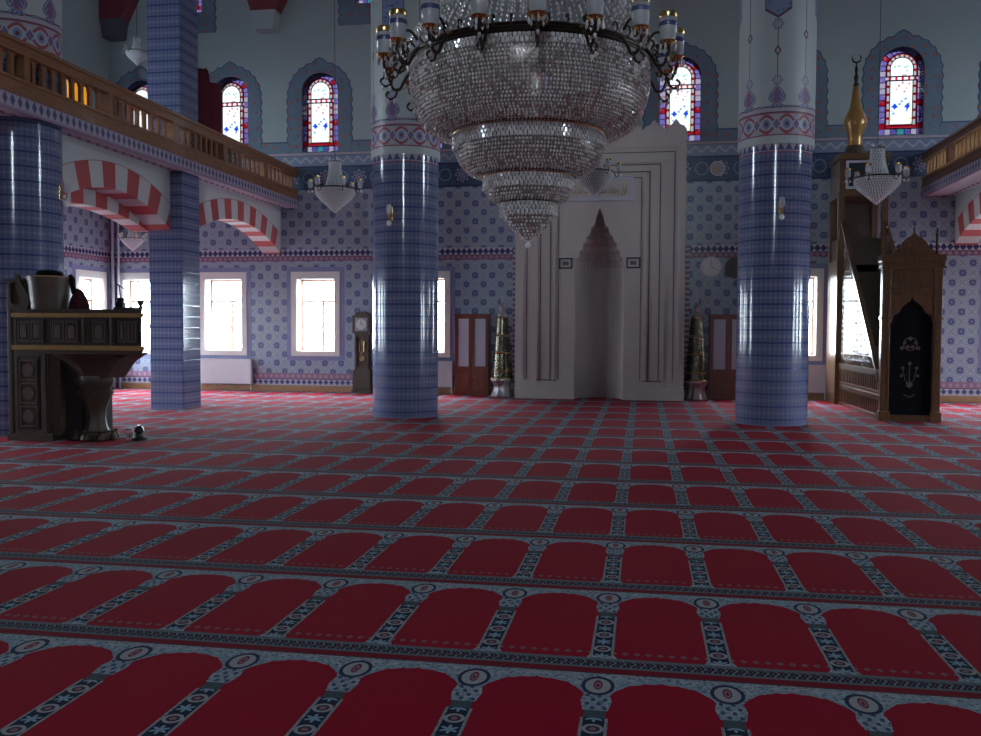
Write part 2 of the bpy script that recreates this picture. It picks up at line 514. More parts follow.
# --- carpet
def carpet():
    g = G('carpet')
    Wc, Rw = .54, 1.2797
    x0, y0 = -.17177, 3.838
    u = ab(cen((g.x - x0) / Wc))                # 0 at the column band, .5 mid-field
    us = cen((g.x - x0) / Wc)
    v = fr(-(g.y - y0) / Rw + .115) - .115      # 0 at medallion, grows towards the viewer
    q = mx((.5 - u) / .38, u * 0.0)
    arch = -.052 + .03 * q + .075 * q ** 4.0 + ab(sn(q * 9.5)) * .007
    foot = .118 - ab(v - .13) * .35
    neck = between(v, .2, .255)
    hw = (v < .2) * foot + neck * .078 + (v > .255) * .1
    hw = hw + mx((v - .705), v * 0.0) * .9
    field = (v > arch) & (u > hw) & (v < .742)
    n = g.noise(120, 2)
    nbig = g.noise(1.1, 2)
    red = g.mix(n, (.19, .003, .014), (.33, .006, .026))
    red = g.mix(nbig * .6, red, (.25, .004, .020))
    sp = g.voro(48)
    base = g.layers((.19, .25, .31), (sp < .26, (.05, .08, .13)), (sp > .60, (.30, .34, .38)))
    c = base
    # band
    bd = between(v, .255, .72) & (u < .078)
    bc = fr((v - .255) / .155)
    bs = cen((v - .255) / .155) * .155 * Rw / Wc
    bcc = (bc - .5) * .155 * Rw / Wc
    rr = sq(us * us + bcc * bcc)
    rs = sq(us * us + bs * bs)
    starf = rs - .045 - .022 * cs(at2(us, bs) * 6.0)
    c = g.layers(c, (bd, (.012, .02, .045)), (bd & (rr < .078), (.28, .28, .30)), (bd & (rr < .05), (.05, .03, .06)), (bd & (rr < .026), (.24, .12, .13)),
                 (bd & (starf < .005), (.19, .29, .38)), (between(v, .255, .74) & between(u, .086, .096), (.24, .22, .19)),
                 (neck & (u < .09), (.05, .075, .085)))
    # dark contour of the arch, foot
    c = g.layers(c, (between(v - arch, -.02, -.008) & (v < .05), (.18, .25, .32)))
    fs = sn(us * 70.0) * sn(v * 95.0)
    c = g.layers(c, (between(v, .07, .2) & (u < .1) & (fs > .35), (.045, .07, .13)), (between(v, .07, .2) & (u < .1) & (fs < -.5), (.20, .26, .32)))
    # medallion
    md = sq((us / .118) * (us / .118) + (v / .072) * (v / .072))
    mc = sq((u / .036) * (u / .036) + (v / .04) * (v / .04)) + v * 4.0
    c = g.layers(c, (md < 1.12, (.02, .03, .07)), (md < .86, (.29, .29, .31)), (mc < 1.0, (.08, .03, .06)), (mc < .72, (.30, .10, .12)), (mc < .3, (.05, .02, .05)))
    c = g.layers(c, (field, red))
    # small flowers at the near end of the field
    fq = cen(us * 10.0) / 10.0
    fd = ab(fq) + ab(v - .685) * Rw / Wc * .8
    c = g.layers(c, (field & (fd < .030), (.20, .13, .13)), (field & (fd < .010), (.05, .02, .03)))
    # transverse border
    c = g.layers(c, (between(v, .742, .885), (.10, .135, .16)))
    st = between(v, .766, .822)
    sc = sn(us * 75.4 + sn(v * 110.0) * 1.5)
    c = g.layers(c, (st, (.010, .016, .035)), (st & (sc > .72), (.13, .18, .22)), (st & (sc < -.93), (.2, .08, .08)))
    c = g.layers(c, (between(v, .838, .886), (.17, .008, .018)))
    bead = between(v, -.103, -.090)
    c = g.layers(c, (between(v, -.116, -.108), (.02, .03, .05)), (bead & (ab(cen(us * 22.0)) < .25), (.24, .24, .23)))
    nb = g.bump(n, .5, .004)
    M['carpet'] = g.bsdf(c, .95, spec=.05, normal=nb)
    pb = [n_ for n_ in g.nt.nodes if n_.type == 'BSDF_PRINCIPLED'][0]
    pb.inputs['Sheen Weight'].default_value = .01; pb.inputs['Sheen Roughness'].default_value = .35
    pb.inputs['Sheen Tint'].default_value = (1, .85, .9, 1)
carpet()

# ------------------------------------------------------------------ mesh helpers
class MB:
    def __init__(s): s.v = []; s.f = []; s.mi = []; s.m = 0
    def add(s, vs, fs):
        o = len(s.v); s.v.extend([tuple(v) for v in vs]); s.f.extend([tuple(i + o for i in f) for f in fs])
        s.mi.extend([s.m] * len(fs)); return s
    def mat(s, i): s.m = i; return s
    def box(s, x0, x1, y0, y1, z0, z1, b=0):
        if b <= 0:
            vs = [(x, y, z) for z in (z0, z1) for y in (y0, y1) for x in (x0, x1)]
            fs = [(0, 2, 3, 1), (4, 5, 7, 6), (0, 1, 5, 4), (2, 6, 7, 3), (0, 4, 6, 2), (1, 3, 7, 5)]
            return s.add(vs, fs)
        bm = bmesh.new(); bmesh.ops.create_cube(bm, size=1)
        for v in bm.verts:
            v.co = Vector(((x0 + x1) / 2 + v.co.x * (x1 - x0), (y0 + y1) / 2 + v.co.y * (y1 - y0), (z0 + z1) / 2 + v.co.z * (z1 - z0)))
        bmesh.ops.bevel(bm, geom=bm.edges[:], offset=b, segments=2, affect='EDGES', profile=.6)
        return s.bm(bm)
    def bm(s, bm):
        bm.verts.index_update(); s.add([v.co[:] for v in bm.verts], [[v.index for v in f.verts] for f in bm.faces]); bm.free(); return s
    def lathe(s, prof, c=(0, 0, 0), n=24, flute=0, nf=0, cap=True):
        vs = []; fs = []
        for r, z in prof:
            for k in range(n):
                a = 2 * PI * k / n
                rr = r * (1 + flute * (math.cos(a * nf)))
                vs.append((c[0] + rr * math.cos(a), c[1] + rr * math.sin(a), c[2] + z))
        for i in range(len(prof) - 1):
            for k in range(n):
                k2 = (k + 1) % n
                fs.append((i * n + k, i * n + k2, (i + 1) * n + k2, (i + 1) * n + k))
        if cap:
            if prof[0][0] > 1e-5: fs.append(tuple(range(n - 1, -1, -1)))
            if prof[-1][0] > 1e-5: fs.append(tuple((len(prof) - 1) * n + k for k in range(n)))
        return s.add(vs, fs)
    def tube(s, pts, r, n=8, closed=False):
        pts = [Vector(p) for p in pts]; N = len(pts); vs = []; fs = []
        rs = r if isinstance(r, (list, tuple)) else [r] * N
        for i, p in enumerate(pts):
            if closed: t = pts[(i + 1) % N] - pts[i - 1]
            else: t = pts[min(i + 1, N - 1)] - pts[max(i - 1, 0)]
            t.normalize()
            h = Vector((0, 0, 1)) if abs(t.z) < .9 else Vector((1, 0, 0))
            a = t.cross(h).normalized(); b = t.cross(a)
            for k in range(n):
                q = 2 * PI * k / n
                vs.append(p + (a * math.cos(q) + b * math.sin(q)) * rs[i])
        for i in range(N if closed else N - 1):
            j = (i + 1) % N
            for k in range(n):
                k2 = (k + 1) % n
                fs.append((i * n + k, i * n + k2, j * n + k2, j * n + k))
        if not closed:
            fs.append(tuple(range(n))); fs.append(tuple((N - 1) * n + k for k in range(n - 1, -1, -1)))
        return s.add(vs, fs)
    def ring(s, R, r, c=(0, 0, 0), n=48, m=6, axis='z'):
        P = []
        for k in range(n):
            a = 2 * PI * k / n
            if axis == 'z': P.append((c[0] + R * math.cos(a), c[1] + R * math.sin(a), c[2]))
            elif axis == 'y': P.append((c[0] + R * math.cos(a), c[1], c[2] + R * math.sin(a)))
            else: P.append((c[0], c[1] + R * math.cos(a), c[2] + R * math.sin(a)))
        return s.tube(P, r, m, True)
    def prism(s, outline, d0, d1, plane='xz', holes=()):
        """outline and holes: 2D loops; extruded from d0 to d1 along the normal axis"""
        bm = bmesh.new(); edges = []
        for lp in [outline] + list(holes):
            vv = [bm.verts.new((p[0], p[1], 0)) for p in lp]
            for i in range(len(vv)): edges.append(bm.edges.new((vv[i], vv[(i + 1) % len(vv)])))
        bmesh.ops.triangle_fill(bm, use_beauty=True, use_dissolve=False, edges=edges)
        bmesh.ops.recalc_face_normals(bm, faces=bm.faces[:])
        bm.verts.index_update()
        P = [v.co.copy() for v in bm.verts]; F = [[v.index for v in f.verts] for f in bm.faces]
        E = [(e.verts[0].index, e.verts[1].index) for e in bm.edges if len(e.link_faces) == 1]
        bm.free()
        def to(p, d):
            if plane == 'xz': return (p[0], d, p[1])
            if plane == 'yz': return (d, p[0], p[1])
            return (p[0], p[1], d)
        n = len(P)
        vs = [to(p, d0) for p in P] + [to(p, d1) for p in P]
        fs = F + [[i + n for i in reversed(f)] for f in F] + [(a, b, b + n, a + n) for a, b in E]
        return s.add(vs, fs)
    def disc(s, c, r, t, axis='y', n=32):
        P = [(math.cos(2 * PI * k / n) * r, math.sin(2 * PI * k / n) * r) for k in range(n)]
        if axis == 'y': return s.prism([(c[0] + a, c[2] + b) for a, b in P], c[1], c[1] + t, 'xz')
        if axis == 'x': return s.prism([(c[1] + a, c[2] + b) for a, b in P], c[0], c[0] + t, 'yz')
        return s.prism([(c[0] + a, c[1] + b) for a, b in P], c[2], c[2] + t, 'xy')
    def build(s, name, mat, parent=None, smooth=False, label=None, loc=None):
        me = bpy.data.meshes.new(name)
        me.from_pydata(s.v, [], [list(f) for f in s.f])
        mats = mat if isinstance(mat, (list, tuple)) else [mat]
        for m in mats: me.materials.append(M[m])
        if len(mats) > 1: me.polygons.foreach_set('material_index', s.mi)
        bm = bmesh.new(); bm.from_mesh(me)
        bmesh.ops.recalc_face_normals(bm, faces=bm.faces[:]); bm.to_mesh(me); bm.free()
        if smooth:
            me.polygons.foreach_set('use_smooth', [True] * len(me.polygons))
            me.set_sharp_from_angle(angle=math.radians(smooth if smooth > 1 else 40))
        me.update()
        o = bpy.data.objects.new(name, me); COL.objects.link(o)
        if parent: o.parent = parent
        if loc: o.location = loc
        if label: o['label'] = label
        return o

def smooth_path(P, k=4):
    P = [Vector(p) for p in P]; out = []
    for i in range(len(P) - 1):
        p0, p1, p2, p3 = P[max(i - 1, 0)], P[i], P[i + 1], P[min(i + 2, len(P) - 1)]
        for j in range(k):
            t = j / k
            out.append(.5 * (2 * p1 + (p2 - p0) * t + (2 * p0 - 5 * p1 + 4 * p2 - p3) * t * t + (3 * p1 - p0 - 3 * p2 + p3) * t ** 3))
    return out + [P[-1]]

def thing(name, label, cat, loc=(0, 0, 0), rz=0, group=None):
    o = bpy.data.objects.new(name, None); COL.objects.link(o)
    o.empty_display_size = .1
    o.location = loc; o.rotation_euler = (0, 0, rz)
    return tag(o, label, cat, group)
def tag(o, label, cat, group=None):
    o['label'] = label; o['category'] = cat
    if group: o['group'] = group
    return o
def struct(o, label=None):
    o['kind'] = 'structure'
    if label: o['label'] = label
    return o
def dup(o, loc=None, rz=None, label=None, parent=None, scale=None):
    c = o.copy(); COL.objects.link(c)
    if parent: c.parent = parent
    if loc: c.location = loc
    if rz is not None: c.rotation_euler = (0, 0, rz)
    if scale: c.scale = (scale,) * 3
    if label: c['label'] = label
    for ch in list(KIDS.get(o.name, [])) or list(o.children):
        dup(ch, parent=c)
    return c
KIDS = {}

def arc(cx, cz, r, a0, a1, n):
    return [(cx + r * math.cos(a0 + (a1 - a0) * k / n), cz + r * math.sin(a0 + (a1 - a0) * k / n)) for k in range(n + 1)]
def rect(x0, x1, z0, z1): return [(x0, z0), (x1, z0), (x1, z1), (x0, z1)]
def arched(cx, z0, hw, sp, n=16):
    return [(cx - hw, z0), (cx + hw, z0)] + arc(cx, sp, hw, 0, PI, n)

# ------------------------------------------------------------------ room shell
f = MB().box(XL - .4, XR + .4, YF - .4, YW + .5, -.3, -.012).build('floor', 'grey_dark'); struct(f, 'dark screed floor under the carpet')
_ch = [[(x + .577 * math.cos(2 * PI * k / 48), y + .577 * math.sin(2 * PI * k / 48)) for k in range(48)] for x, y in ((-4.12, 15.45), (2.11, 15.50), (-8.93, 11.86))]
_ch += [rect(x - .337, x + .337, y - .337, y + .337) for x, y in ((-8.80, 16.03), (6.80, 16.05))]
cp = MB().prism(rect(XL, XR, YF, YW), -.012, 0, 'xy', _ch).build('prayer_carpet', 'carpet')
tag(cp, 'wall to wall red prayer carpet with rows of arched niches and blue grey borders', 'carpet')

T = .42
holes = [rect(x - .49, x + .49, .97, 2.74) for x in WIN_X]
holes += [arched(x, 5.76, .46, 7.2) for x in UWIN_X]
holes += [arched(x, 9.22, .40, 10.2, 10) for x in UWIN2_X]
# the mihrab niche runs back into the wall
holes += [rect(-1.62, -.32, 0.02, 4.3)]
w = MB().prism(rect(XL - T, XR + T, 0, ZC), YW, YW + T, 'xz', holes).build('wall_back', 'wall_tile_x'); struct(w)
w = MB().box(-1.75, -.19, YW + .40, YW + .48, 0, 4.4).build('wall_niche_back', 'plaster'); struct(w)
w = MB().prism(rect(YF, YW, 0, ZC), XL - T, XL, 'yz', [rect(y - .49, y + .49, .97, 2.74) for y in LY]
               + [arched(y, 5.76, .46, 7.2) for y in UY]).build('wall_left', 'wall_tile_y'); struct(w)
w = MB().prism(rect(YF, YW, 0, ZC), XR, XR + T, 'yz', [rect(y - .49, y + .49, .97, 2.74) for y in LY]
               + [arched(y, 5.76, .46, 7.2) for y in UY]).build('wall_right', 'wall_tile_y'); struct(w)
w = MB().prism(rect(XL - T, XR + T, 0, ZC), YF - T, YF, 'xz', [arched(x, 5.8, .60, 8.65) for x in FX]).build('wall_front', 'wall_tile_x'); struct(w)
w = MB().box(XL - T, XR + T, YF - T, YW + T, ZC, ZC + .3).build('ceiling', 'ceiling_paint'); struct(w)
for nm, a in (('baseboard_back', (XL + .03, -2.95, YW - .03, YW, 0, .14)), ('baseboard_back', (1.02, XR - .03, YW - .03, YW, 0, .14)),
              ('baseboard_left', (XL, XL + .03, YF, YW, 0, .14)), ('baseboard_right', (XR - .03, XR, YF, YW, 0, .14))):
    struct(MB().box(*a).build(nm, 'baseboard_wood'))

# lower windows
wn = [0]
def low_window(c, face, label=None):
    """face: 'y' qibla wall, 'l' left wall, 'r' right wall"""
    wn[0] += 1
    root = bpy.data.objects.new('window_%d' % wn[0], None); COL.objects.link(root); struct(root)
    root.location = c
    root.rotation_euler = (0, 0, {'y': 0, 'l': PI / 2, 'r': -PI / 2}[face])
    if wn_cache:
        for src in wn_cache:
            o = src.copy(); COL.objects.link(o); o.parent = root
        return root
    # local: x across, y into the wall, z up
    fr_ = MB().prism(rect(-.615, .615, .86, 2.90), -.025, .0, 'xz', [rect(-.485, .485, .975, 2.735)]).build('window_frame', 'white_stone', root)
    rv = MB().box(-.49, .49, .0, .40, .955, .985)
    rv.box(-.495, -.47, 0, .40, .985, 2.74).box(.47, .495, 0, .40, .985, 2.74).box(-.49, .49, 0, .4, 2.725, 2.75)
    rv = rv.build('window_reveal', 'white_stone', root)
    tb = MB().prism(rect(-.73, .73, .75, 3.01), -.006, 0, 'xz', [rect(-.61, .61, .865, 2.895)]).build('tile_border', 'tile_border', root)
    sa = MB().box(-.47, .47, .30, .36, .985, 1.03).box(-.47, .47, .30, .36, 2.68, 2.725).box(-.47, -.43, .30, .36, 1.03, 2.68).box(.43, .47, .30, .36, 1.03, 2.68)
    sa.box(-.43, .43, .30, .36, 2.17, 2.22).box(.06, .11, .30, .36, 1.03, 2.17)
    sa.box(.05, .08, .27, .30, 1.5, 1.62)
    sa = sa.build('window_sash', 'frame_wood', root)
    pn = MB().box(-.45, .45, .325, .333, 1.01, 2.70).build('window_pane', 'clear_glass', root)
    wn_cache.extend([fr_, rv, tb, sa, pn])
    return root
wn_cache = []
for x in WIN_X: low_window((x, YW, 0), 'y')
for y in LY: low_window((XL, y, 0), 'l')
for y in LY: low_window((XR, y, 0), 'r')

# unseen clear window added behind the camera to brighten the upper walls
for x in FX:
    wn[0] += 1
    o = bpy.data.objects.new('window_%d' % wn[0], None); COL.objects.link(o); struct(o)
    o.location = (x, YF, 5.8)
    MB().prism(arched(0, 0, .60, 2.85), -.22, -.21, 'xz').build('window_pane', 'clear_glass', o)
    MB().prism(arched(0, 0, .61, 2.85), -.21, -.16, 'xz', [arched(0, .05, .55, 2.85)]).box(-.02, .02, -.21, -.16, .05, 3.4).box(-.55, .55, -.21, -.16, 1.2, 1.24).box(-.55, .55, -.21, -.16, 2.4, 2.44).build('window_frame', 'dark_metal', o)
# arched stained-glass windows
aw_cache = []
def arched_window(c, rz=0, small=False):
    wn[0] += 1
    root = bpy.data.objects.new('window_%d' % wn[0], None); COL.objects.link(root); struct(root)
    root.location = c; root.rotation_euler = (0, 0, rz)
    if aw_cache:
        for src in aw_cache:
            o = src.copy(); COL.objects.link(o); o.parent = root
        return root
    pn = MB().prism(arched(0, 0, .46, 1.43), .05, .07, 'xz').build('window_pane', 'stained_glass', root)
    fr_ = MB().prism(arched(0, -.0, .465, 1.43), .035, .05, 'xz', [arched(0, .012, .452, 1.43)]).build('window_frame', 'dark_metal', root)
    aw_cache.extend([pn, fr_])
    return root
for x in UWIN_X: arched_window((x, YW, 5.77))
for y in UY:  # side windows put in with clear glass to brighten the upper room
    for xw, rz in ((XL, PI / 2), (XR, -PI / 2)):
        o = arched_window((xw, y, 5.77), rz)
        for ch in [c for c in bpy.data.objects if c.parent == o and c.name.startswith('window_pane')]:
            ch.data = ch.data.copy(); ch.data.materials[0] = M['clear_glass']
for x in UWIN2_X:
    r = arched_window((x, YW, 9.22)); r.scale = (.87, 1, .69)

# painted scalloped surrounds
def scallop(cx, z0, hw, sp, r=.03):
    """outline with little cusps, from bottom right up over to bottom left"""
    P = []
    n = 6
    H = sp - z0
    for k in range(n + 1):
        P.append((cx + hw, z0 + H * k / n))
        if k < n:
            P.append((cx + hw + .035, z0 + H * (k + .42) / n)); P.append((cx + hw + .035, z0 + H * (k + .58) / n))
    m = 12
    for k in range(1, m + 1):
        a = PI * (k - .5) / m
        ap = 1.04 if k in (6, 7) else 1
        P.append((cx + (hw + .035) * math.cos(a), sp + (hw + .035) * ap * math.sin(a)))
        a = PI * k / m
        P.append((cx + hw * math.cos(a), sp + (hw * (1.14 if k == 6 else 1.0)) * math.sin(a)))
    for k in range(n, -1, -1):
        if k < n:
            P.append((cx - hw - .035, z0 + H * (k + .58) / n)); P.append((cx - hw - .035, z0 + H * (k + .42) / n))
        if k < n or True: P.append((cx - hw, z0 + H * k / n))
    out = []
    for p in P:
        if not out or (abs(out[-1][0] - p[0]) + abs(out[-1][1] - p[1])) > 1e-4: out.append(p)
    return out
tn = [0]
def trim(mb, mat, label):
    tn[0] += 1
    return struct(mb.build('trim_%d' % tn[0], mat), label)
Z0 = 5.73
def surround(cx, z0, hw, sp, whw, wsp, wz0):
    o = scallop(cx, z0, hw, sp)
    e = scallop(cx, z0, hw + .03, sp)
    hole = arched(cx, wz0, whw, wsp)
    trim(MB().prism(e, YW - .006, YW - .0, 'xz', [hole]), 'surround_edge', 'dark outline of the painted window surround')
    trim(MB().prism(o, YW - .012, YW - .006, 'xz', [hole]), 'surround_paint', 'blue grey painted floral surround of an arched window')
for x in UWIN_X: surround(x, Z0 + .0, .77, 7.1, .46, 7.2, Z0 + .03)
for x in UWIN2_X: surround(x, 8.72, .72, 10.1, .40, 10.2, 9.22)
xs = sorted(UWIN_X)
seg = [(XL, xs[0] - .80)] + [(a + .80, b - .80) for a, b in zip(xs, xs[1:])] + [(xs[-1] + .8, XR)]
for a, b in seg:
    if b - a > .05:
        trim(MB().box(a, b, YW - .011, YW, Z0, Z0 + .26), 'surround_paint', 'blue grey painted strip linking the arched windows')
        trim(MB().box(a, b, YW - .008, YW, Z0 + .26, Z0 + .295), 'surround_edge', 'dark edge of the painted strip')
trim(MB().box(XL, XR, YW - .03, YW, 5.69, 5.735), 'pink_molding', 'thin moulding above the tiles')

# corbels high on the qibla wall
for i, (x0, x1) in enumerate(((-9.25, -8.68), (XL + .0, XL + .55))):
    trim(MB().prism([(x0 + .06, 8.62), (x1 - .06, 8.62), (x1, 9.05), (x0, 9.05)], YW - .35, YW, 'xz').box(x0 - .02, x1 + .02, YW - .38, YW, 9.0, 9.06), 'plaster' if i == 0 else 'grey_dark', 'corbel')
    trim(MB().prism([(x0 - .02, 9.06), (x1 + .02, 9.06), (x1 + .3, 9.6), (x1 + .5, 10.99), (x0 - (.3 if i == 0 else 0), 10.99), (x0 - (.2 if i == 0 else 0), 9.6)], YW - .38, YW, 'xz'), 'corbel_red', 'dark red springer of an arch')

# ------------------------------------------------------------------ galleries and arches
def arch_geometry(half, rise):       # circle radius and centre depth below springing
    R = (half * half + rise * rise) / (2 * rise)
    return R, R - rise
def arch_wall(name, xa, xb, y0, y1, zs, rise, ztop, yc=None, half=None, ring=.42, per=2.1):
    yc = (y0 + y1) / 2 if yc is None else yc
    half = (y1 - y0) / 2 if half is None else half
    R, d = arch_geometry(half, rise)
    zc = zs - d
    mname = 'voussoirs_%s' % name
    arch_mat(mname, R, R + ring, per * R)
    a0 = math.asin(d / R)
    pts = [(y1 - yc, zs - zc)] if yc + half < y1 - 1e-3 else []
    lower = arc(0, 0, R, a0, PI - a0, 28)
    outline = [(y1 - yc, ztop - zc), (y0 - yc, ztop - zc), (y0 - yc, zs - zc)]
    if abs((y0 - yc) + half) > 1e-3: outline.append((-half, zs - zc))
    low = list(reversed(lower))
    outline += low[1 if abs((y0 - yc) + half) < 1e-3 else 1:]
    if yc + half < y1 - 1e-3: outline.append((y1 - yc, zs - zc))
    o = MB().prism(outline, xa, xb, 'yz').build(name, mname, loc=(0, yc, zc))
    return struct(o)
arch_wall('wall_arcade_left', -9.15, -8.70, 11.9, 15.72, 3.33, .50, 4.44, yc=13.95, half=1.77, ring=.42, per=1.5)
arch_wall('wall_arcade_left_order', -9.50, -9.15, 11.9, 15.72, 3.33, .24, 4.44, yc=13.95, half=1.77, ring=.40, per=1.5)
arch_wall('wall_arcade_left_rear', -9.15, -8.70, 16.38, 20.9, 3.33, .54, 4.44, ring=.42, per=1.7)
arch_wall('wall_arcade_right_rear', 6.58, 7.03, 16.38, 20.9, 3.38, .54, 4.44, ring=.42, per=1.7)
arch_wall('wall_arcade_right', 6.58, 7.03, 11.9, 15.72, 3.38, .50, 4.44, yc=13.95, half=1.77, ring=.42, per=1.5)

GY0 = 3.0
def tooth_mat():
    g = G('gallery_teeth')
    z, a = g.z, g.y
    t = z / .21
    w = ab(cen(a / .145)) * 2.0
    d = w * .9 + ab(t - .58) * 1.5
    c = g.layers((.42, .38, .47), (d < .62, (.07, .08, .20)), (t < .16, (.30, .20, .32)), (t > .93, (.30, .24, .35)))
    M['gallery_teeth'] = g.bsdf(c, .5)
    g = G('soffit_paint')
    w = sn(g.y * 26.0) * .03
    c = g.layers((.48, .42, .50), ((ab(g.x + 8.60 + w) < .035), (.17, .08, .17)), ((ab(g.x - 6.45 + w) < .035), (.17, .08, .17)))
    M['soffit_paint'] = g.bsdf(c, .8)
tooth_mat()
struct(MB().box(XL, -8.28, GY0, YW, 4.44, 4.60).build('ceiling_gallery_left', 'soffit_paint'))
struct(MB().box(5.92, XR, GY0, YW, 4.44, 4.60).build('ceiling_gallery_right', 'soffit_paint'))

def balustrade(xf, side, label, mats, y0=GY0, y1=YW):
    """xf: face towards the nave; side=-1 left gallery (face looks +x)"""
    wd, wl, wm = mats
    root = thing('gallery_balustrade', label, 'balustrade', (xf, 0, 4.41))
    s = side
    def bx(mb, a, b, *r): return mb.box(min(s * a, s * b), max(s * a, s * b), *r)
    bx(MB(), 0, .05, y0, y1, 0, .21).build('tile_band', 'gallery_teeth', root, label='white and navy toothed tile band').data
    root.children
    bx(bx(MB(), -.015, .16, y0, y1, .21, .26), .0, .14, y0, y1, .26, .40).build('lower_rail', wm, root)
    bx(MB(), -.03, .16, y0, y1, .40, .435).build('molding', wl, root)
    bx(bx(MB(), -.03, .17, y0, y1, .90, .95), 0, .14, y0, y1, .79, .90).build('hand_rail', wm, root)
    bx(MB(), -.012, .14, y0, y1, .765, .79).build('molding', wl, root)
    # baluster board with flared, arched shoulders
    prof = [(-.06, 0), (.06, 0), (.06, .02), (.040, .035), (.036, .20), (.040, .26), (.055, .30), (.10, .33), (-.10, .33), (-.055, .30), (-.040, .26), (-.036, .20), (-.040, .035), (-.06, .02)]
    first = None
    posts = []
    y = 11.15 if side < 0 else 11.4
    py = [y + 1.955 * k for k in range(-4, 6)]
    py = [p for p in py if y0 < p < y1 - .2]
    pm = None
    for p in py:
        if pm is None:
            pm = bx(MB(), -.02, .15, -.06, .06, .435, .765).build('post', wm, root)
            pm.location.y = p
        else:
            c = pm.copy(); COL.objects.link(c); c.parent = root; c.location.y = p
    n = 0
    for p in [py[0] - 1.955] + py:
        for k in range(8):
            yy = p + 1.955 * (k + 1) / 9 + .0
            if yy < y0 + .1 or yy > y1 - .1: continue
            if n >= 99: break
            if first is None:
                first = MB().prism([(q[0] * .92, q[1]) for q in prof], min(s * .04, s * .09), max(s * .04, s * .09), 'yz').build('baluster', wl, root)
                first.location = (0, yy, .435)
            else:
                c = first.copy(); COL.objects.link(c); c.parent = root; c.location = (0, yy, .435)
            n += 1
    return root
balustrade(-8.26, -1, 'long honey brown wooden gallery balustrade on the left side', ('gallery_wood_dark', 'gallery_wood', 'gallery_wood'))
balustrade(5.90, 1, 'darker brown wooden gallery balustrade at the right edge with pale balusters', ('gallery_wood_dark', 'gallery_wood_light', 'gallery_wood_dark'))

# rolled red cloth and amber panel on the left gallery
t = thing('rolled_banner', 'dark red rolled cloths standing upright on the left gallery behind the rail', 'rolled cloth', (-8.68, 16.85, 4.60))
def roll_mb(dy, h, r):
    return MB().lathe([(r * .9, 0), (r, .1), (r, h * .5), (r * 1.04, h * .9), (r * .9, h)], (0, dy, 0), 14, .12, 5)
a = roll_mb(-.02, 2.0, .19).build('roll', 'red_cloth', t, 50)
b = roll_mb(.50, 1.86, .19).build('roll', 'red_cloth', t, 50)
MB().tube([(0, .24, .0), (.0, .24, 2.12)], .02, 8).build('pole', 'red_cloth_dark', t)
t = thing('amber_panel', 'glowing amber panel on the left gallery behind the balusters', 'lamp', (-8.95, 13.30, 4.60))
MB().box(-.02, .02, -.24, .22, 0.05, 1.0, .01).build('panel', 'amber_glow', t)
MB().box(-.04, .04, -.26, .24, 0, .05).build('foot', 'dark_wood', t)

# ------------------------------------------------------------------ columns
def round_column(x, y, label, dz=0):
    t = thing('tiled_column', label, 'column', (x, y, 0))
    MB().lathe([(.575, -dz - .012), (.575, 4.48)], n=72).build('tile_shaft', 'column_tile', t, 30, label='glossy blue tiled shaft').location.z = dz
    MB().lathe([(.600, 4.48), (.600, ZC - dz)], n=72).build('painted_shaft', 'column_painting', t, 30, label='white upper shaft painted with red and blue ornaments').location.z = dz
    return t
round_column(-4.12, 15.45, 'round blue tiled column to the left of the great chandelier')
round_column(2.11, 15.50, 'round blue tiled column to the right of the mihrab')
round_column(-8.93, 11.86, 'round blue tiled column at the left edge behind the pulpit', .8)
def square_column(x, y, label):
    t = thing('square_column', label, 'column', (x, y, 0))
    MB().box(-.335, .335, -.335, .335, -.012, ZC, .012).build('tile_shaft', 'column_tile_square', t)
square_column(-8.80, 16.03, 'square blue tiled pillar rising through the left gallery')
square_column(6.80, 16.05, 'square blue tiled pillar carrying the right gallery, beyond the right edge')

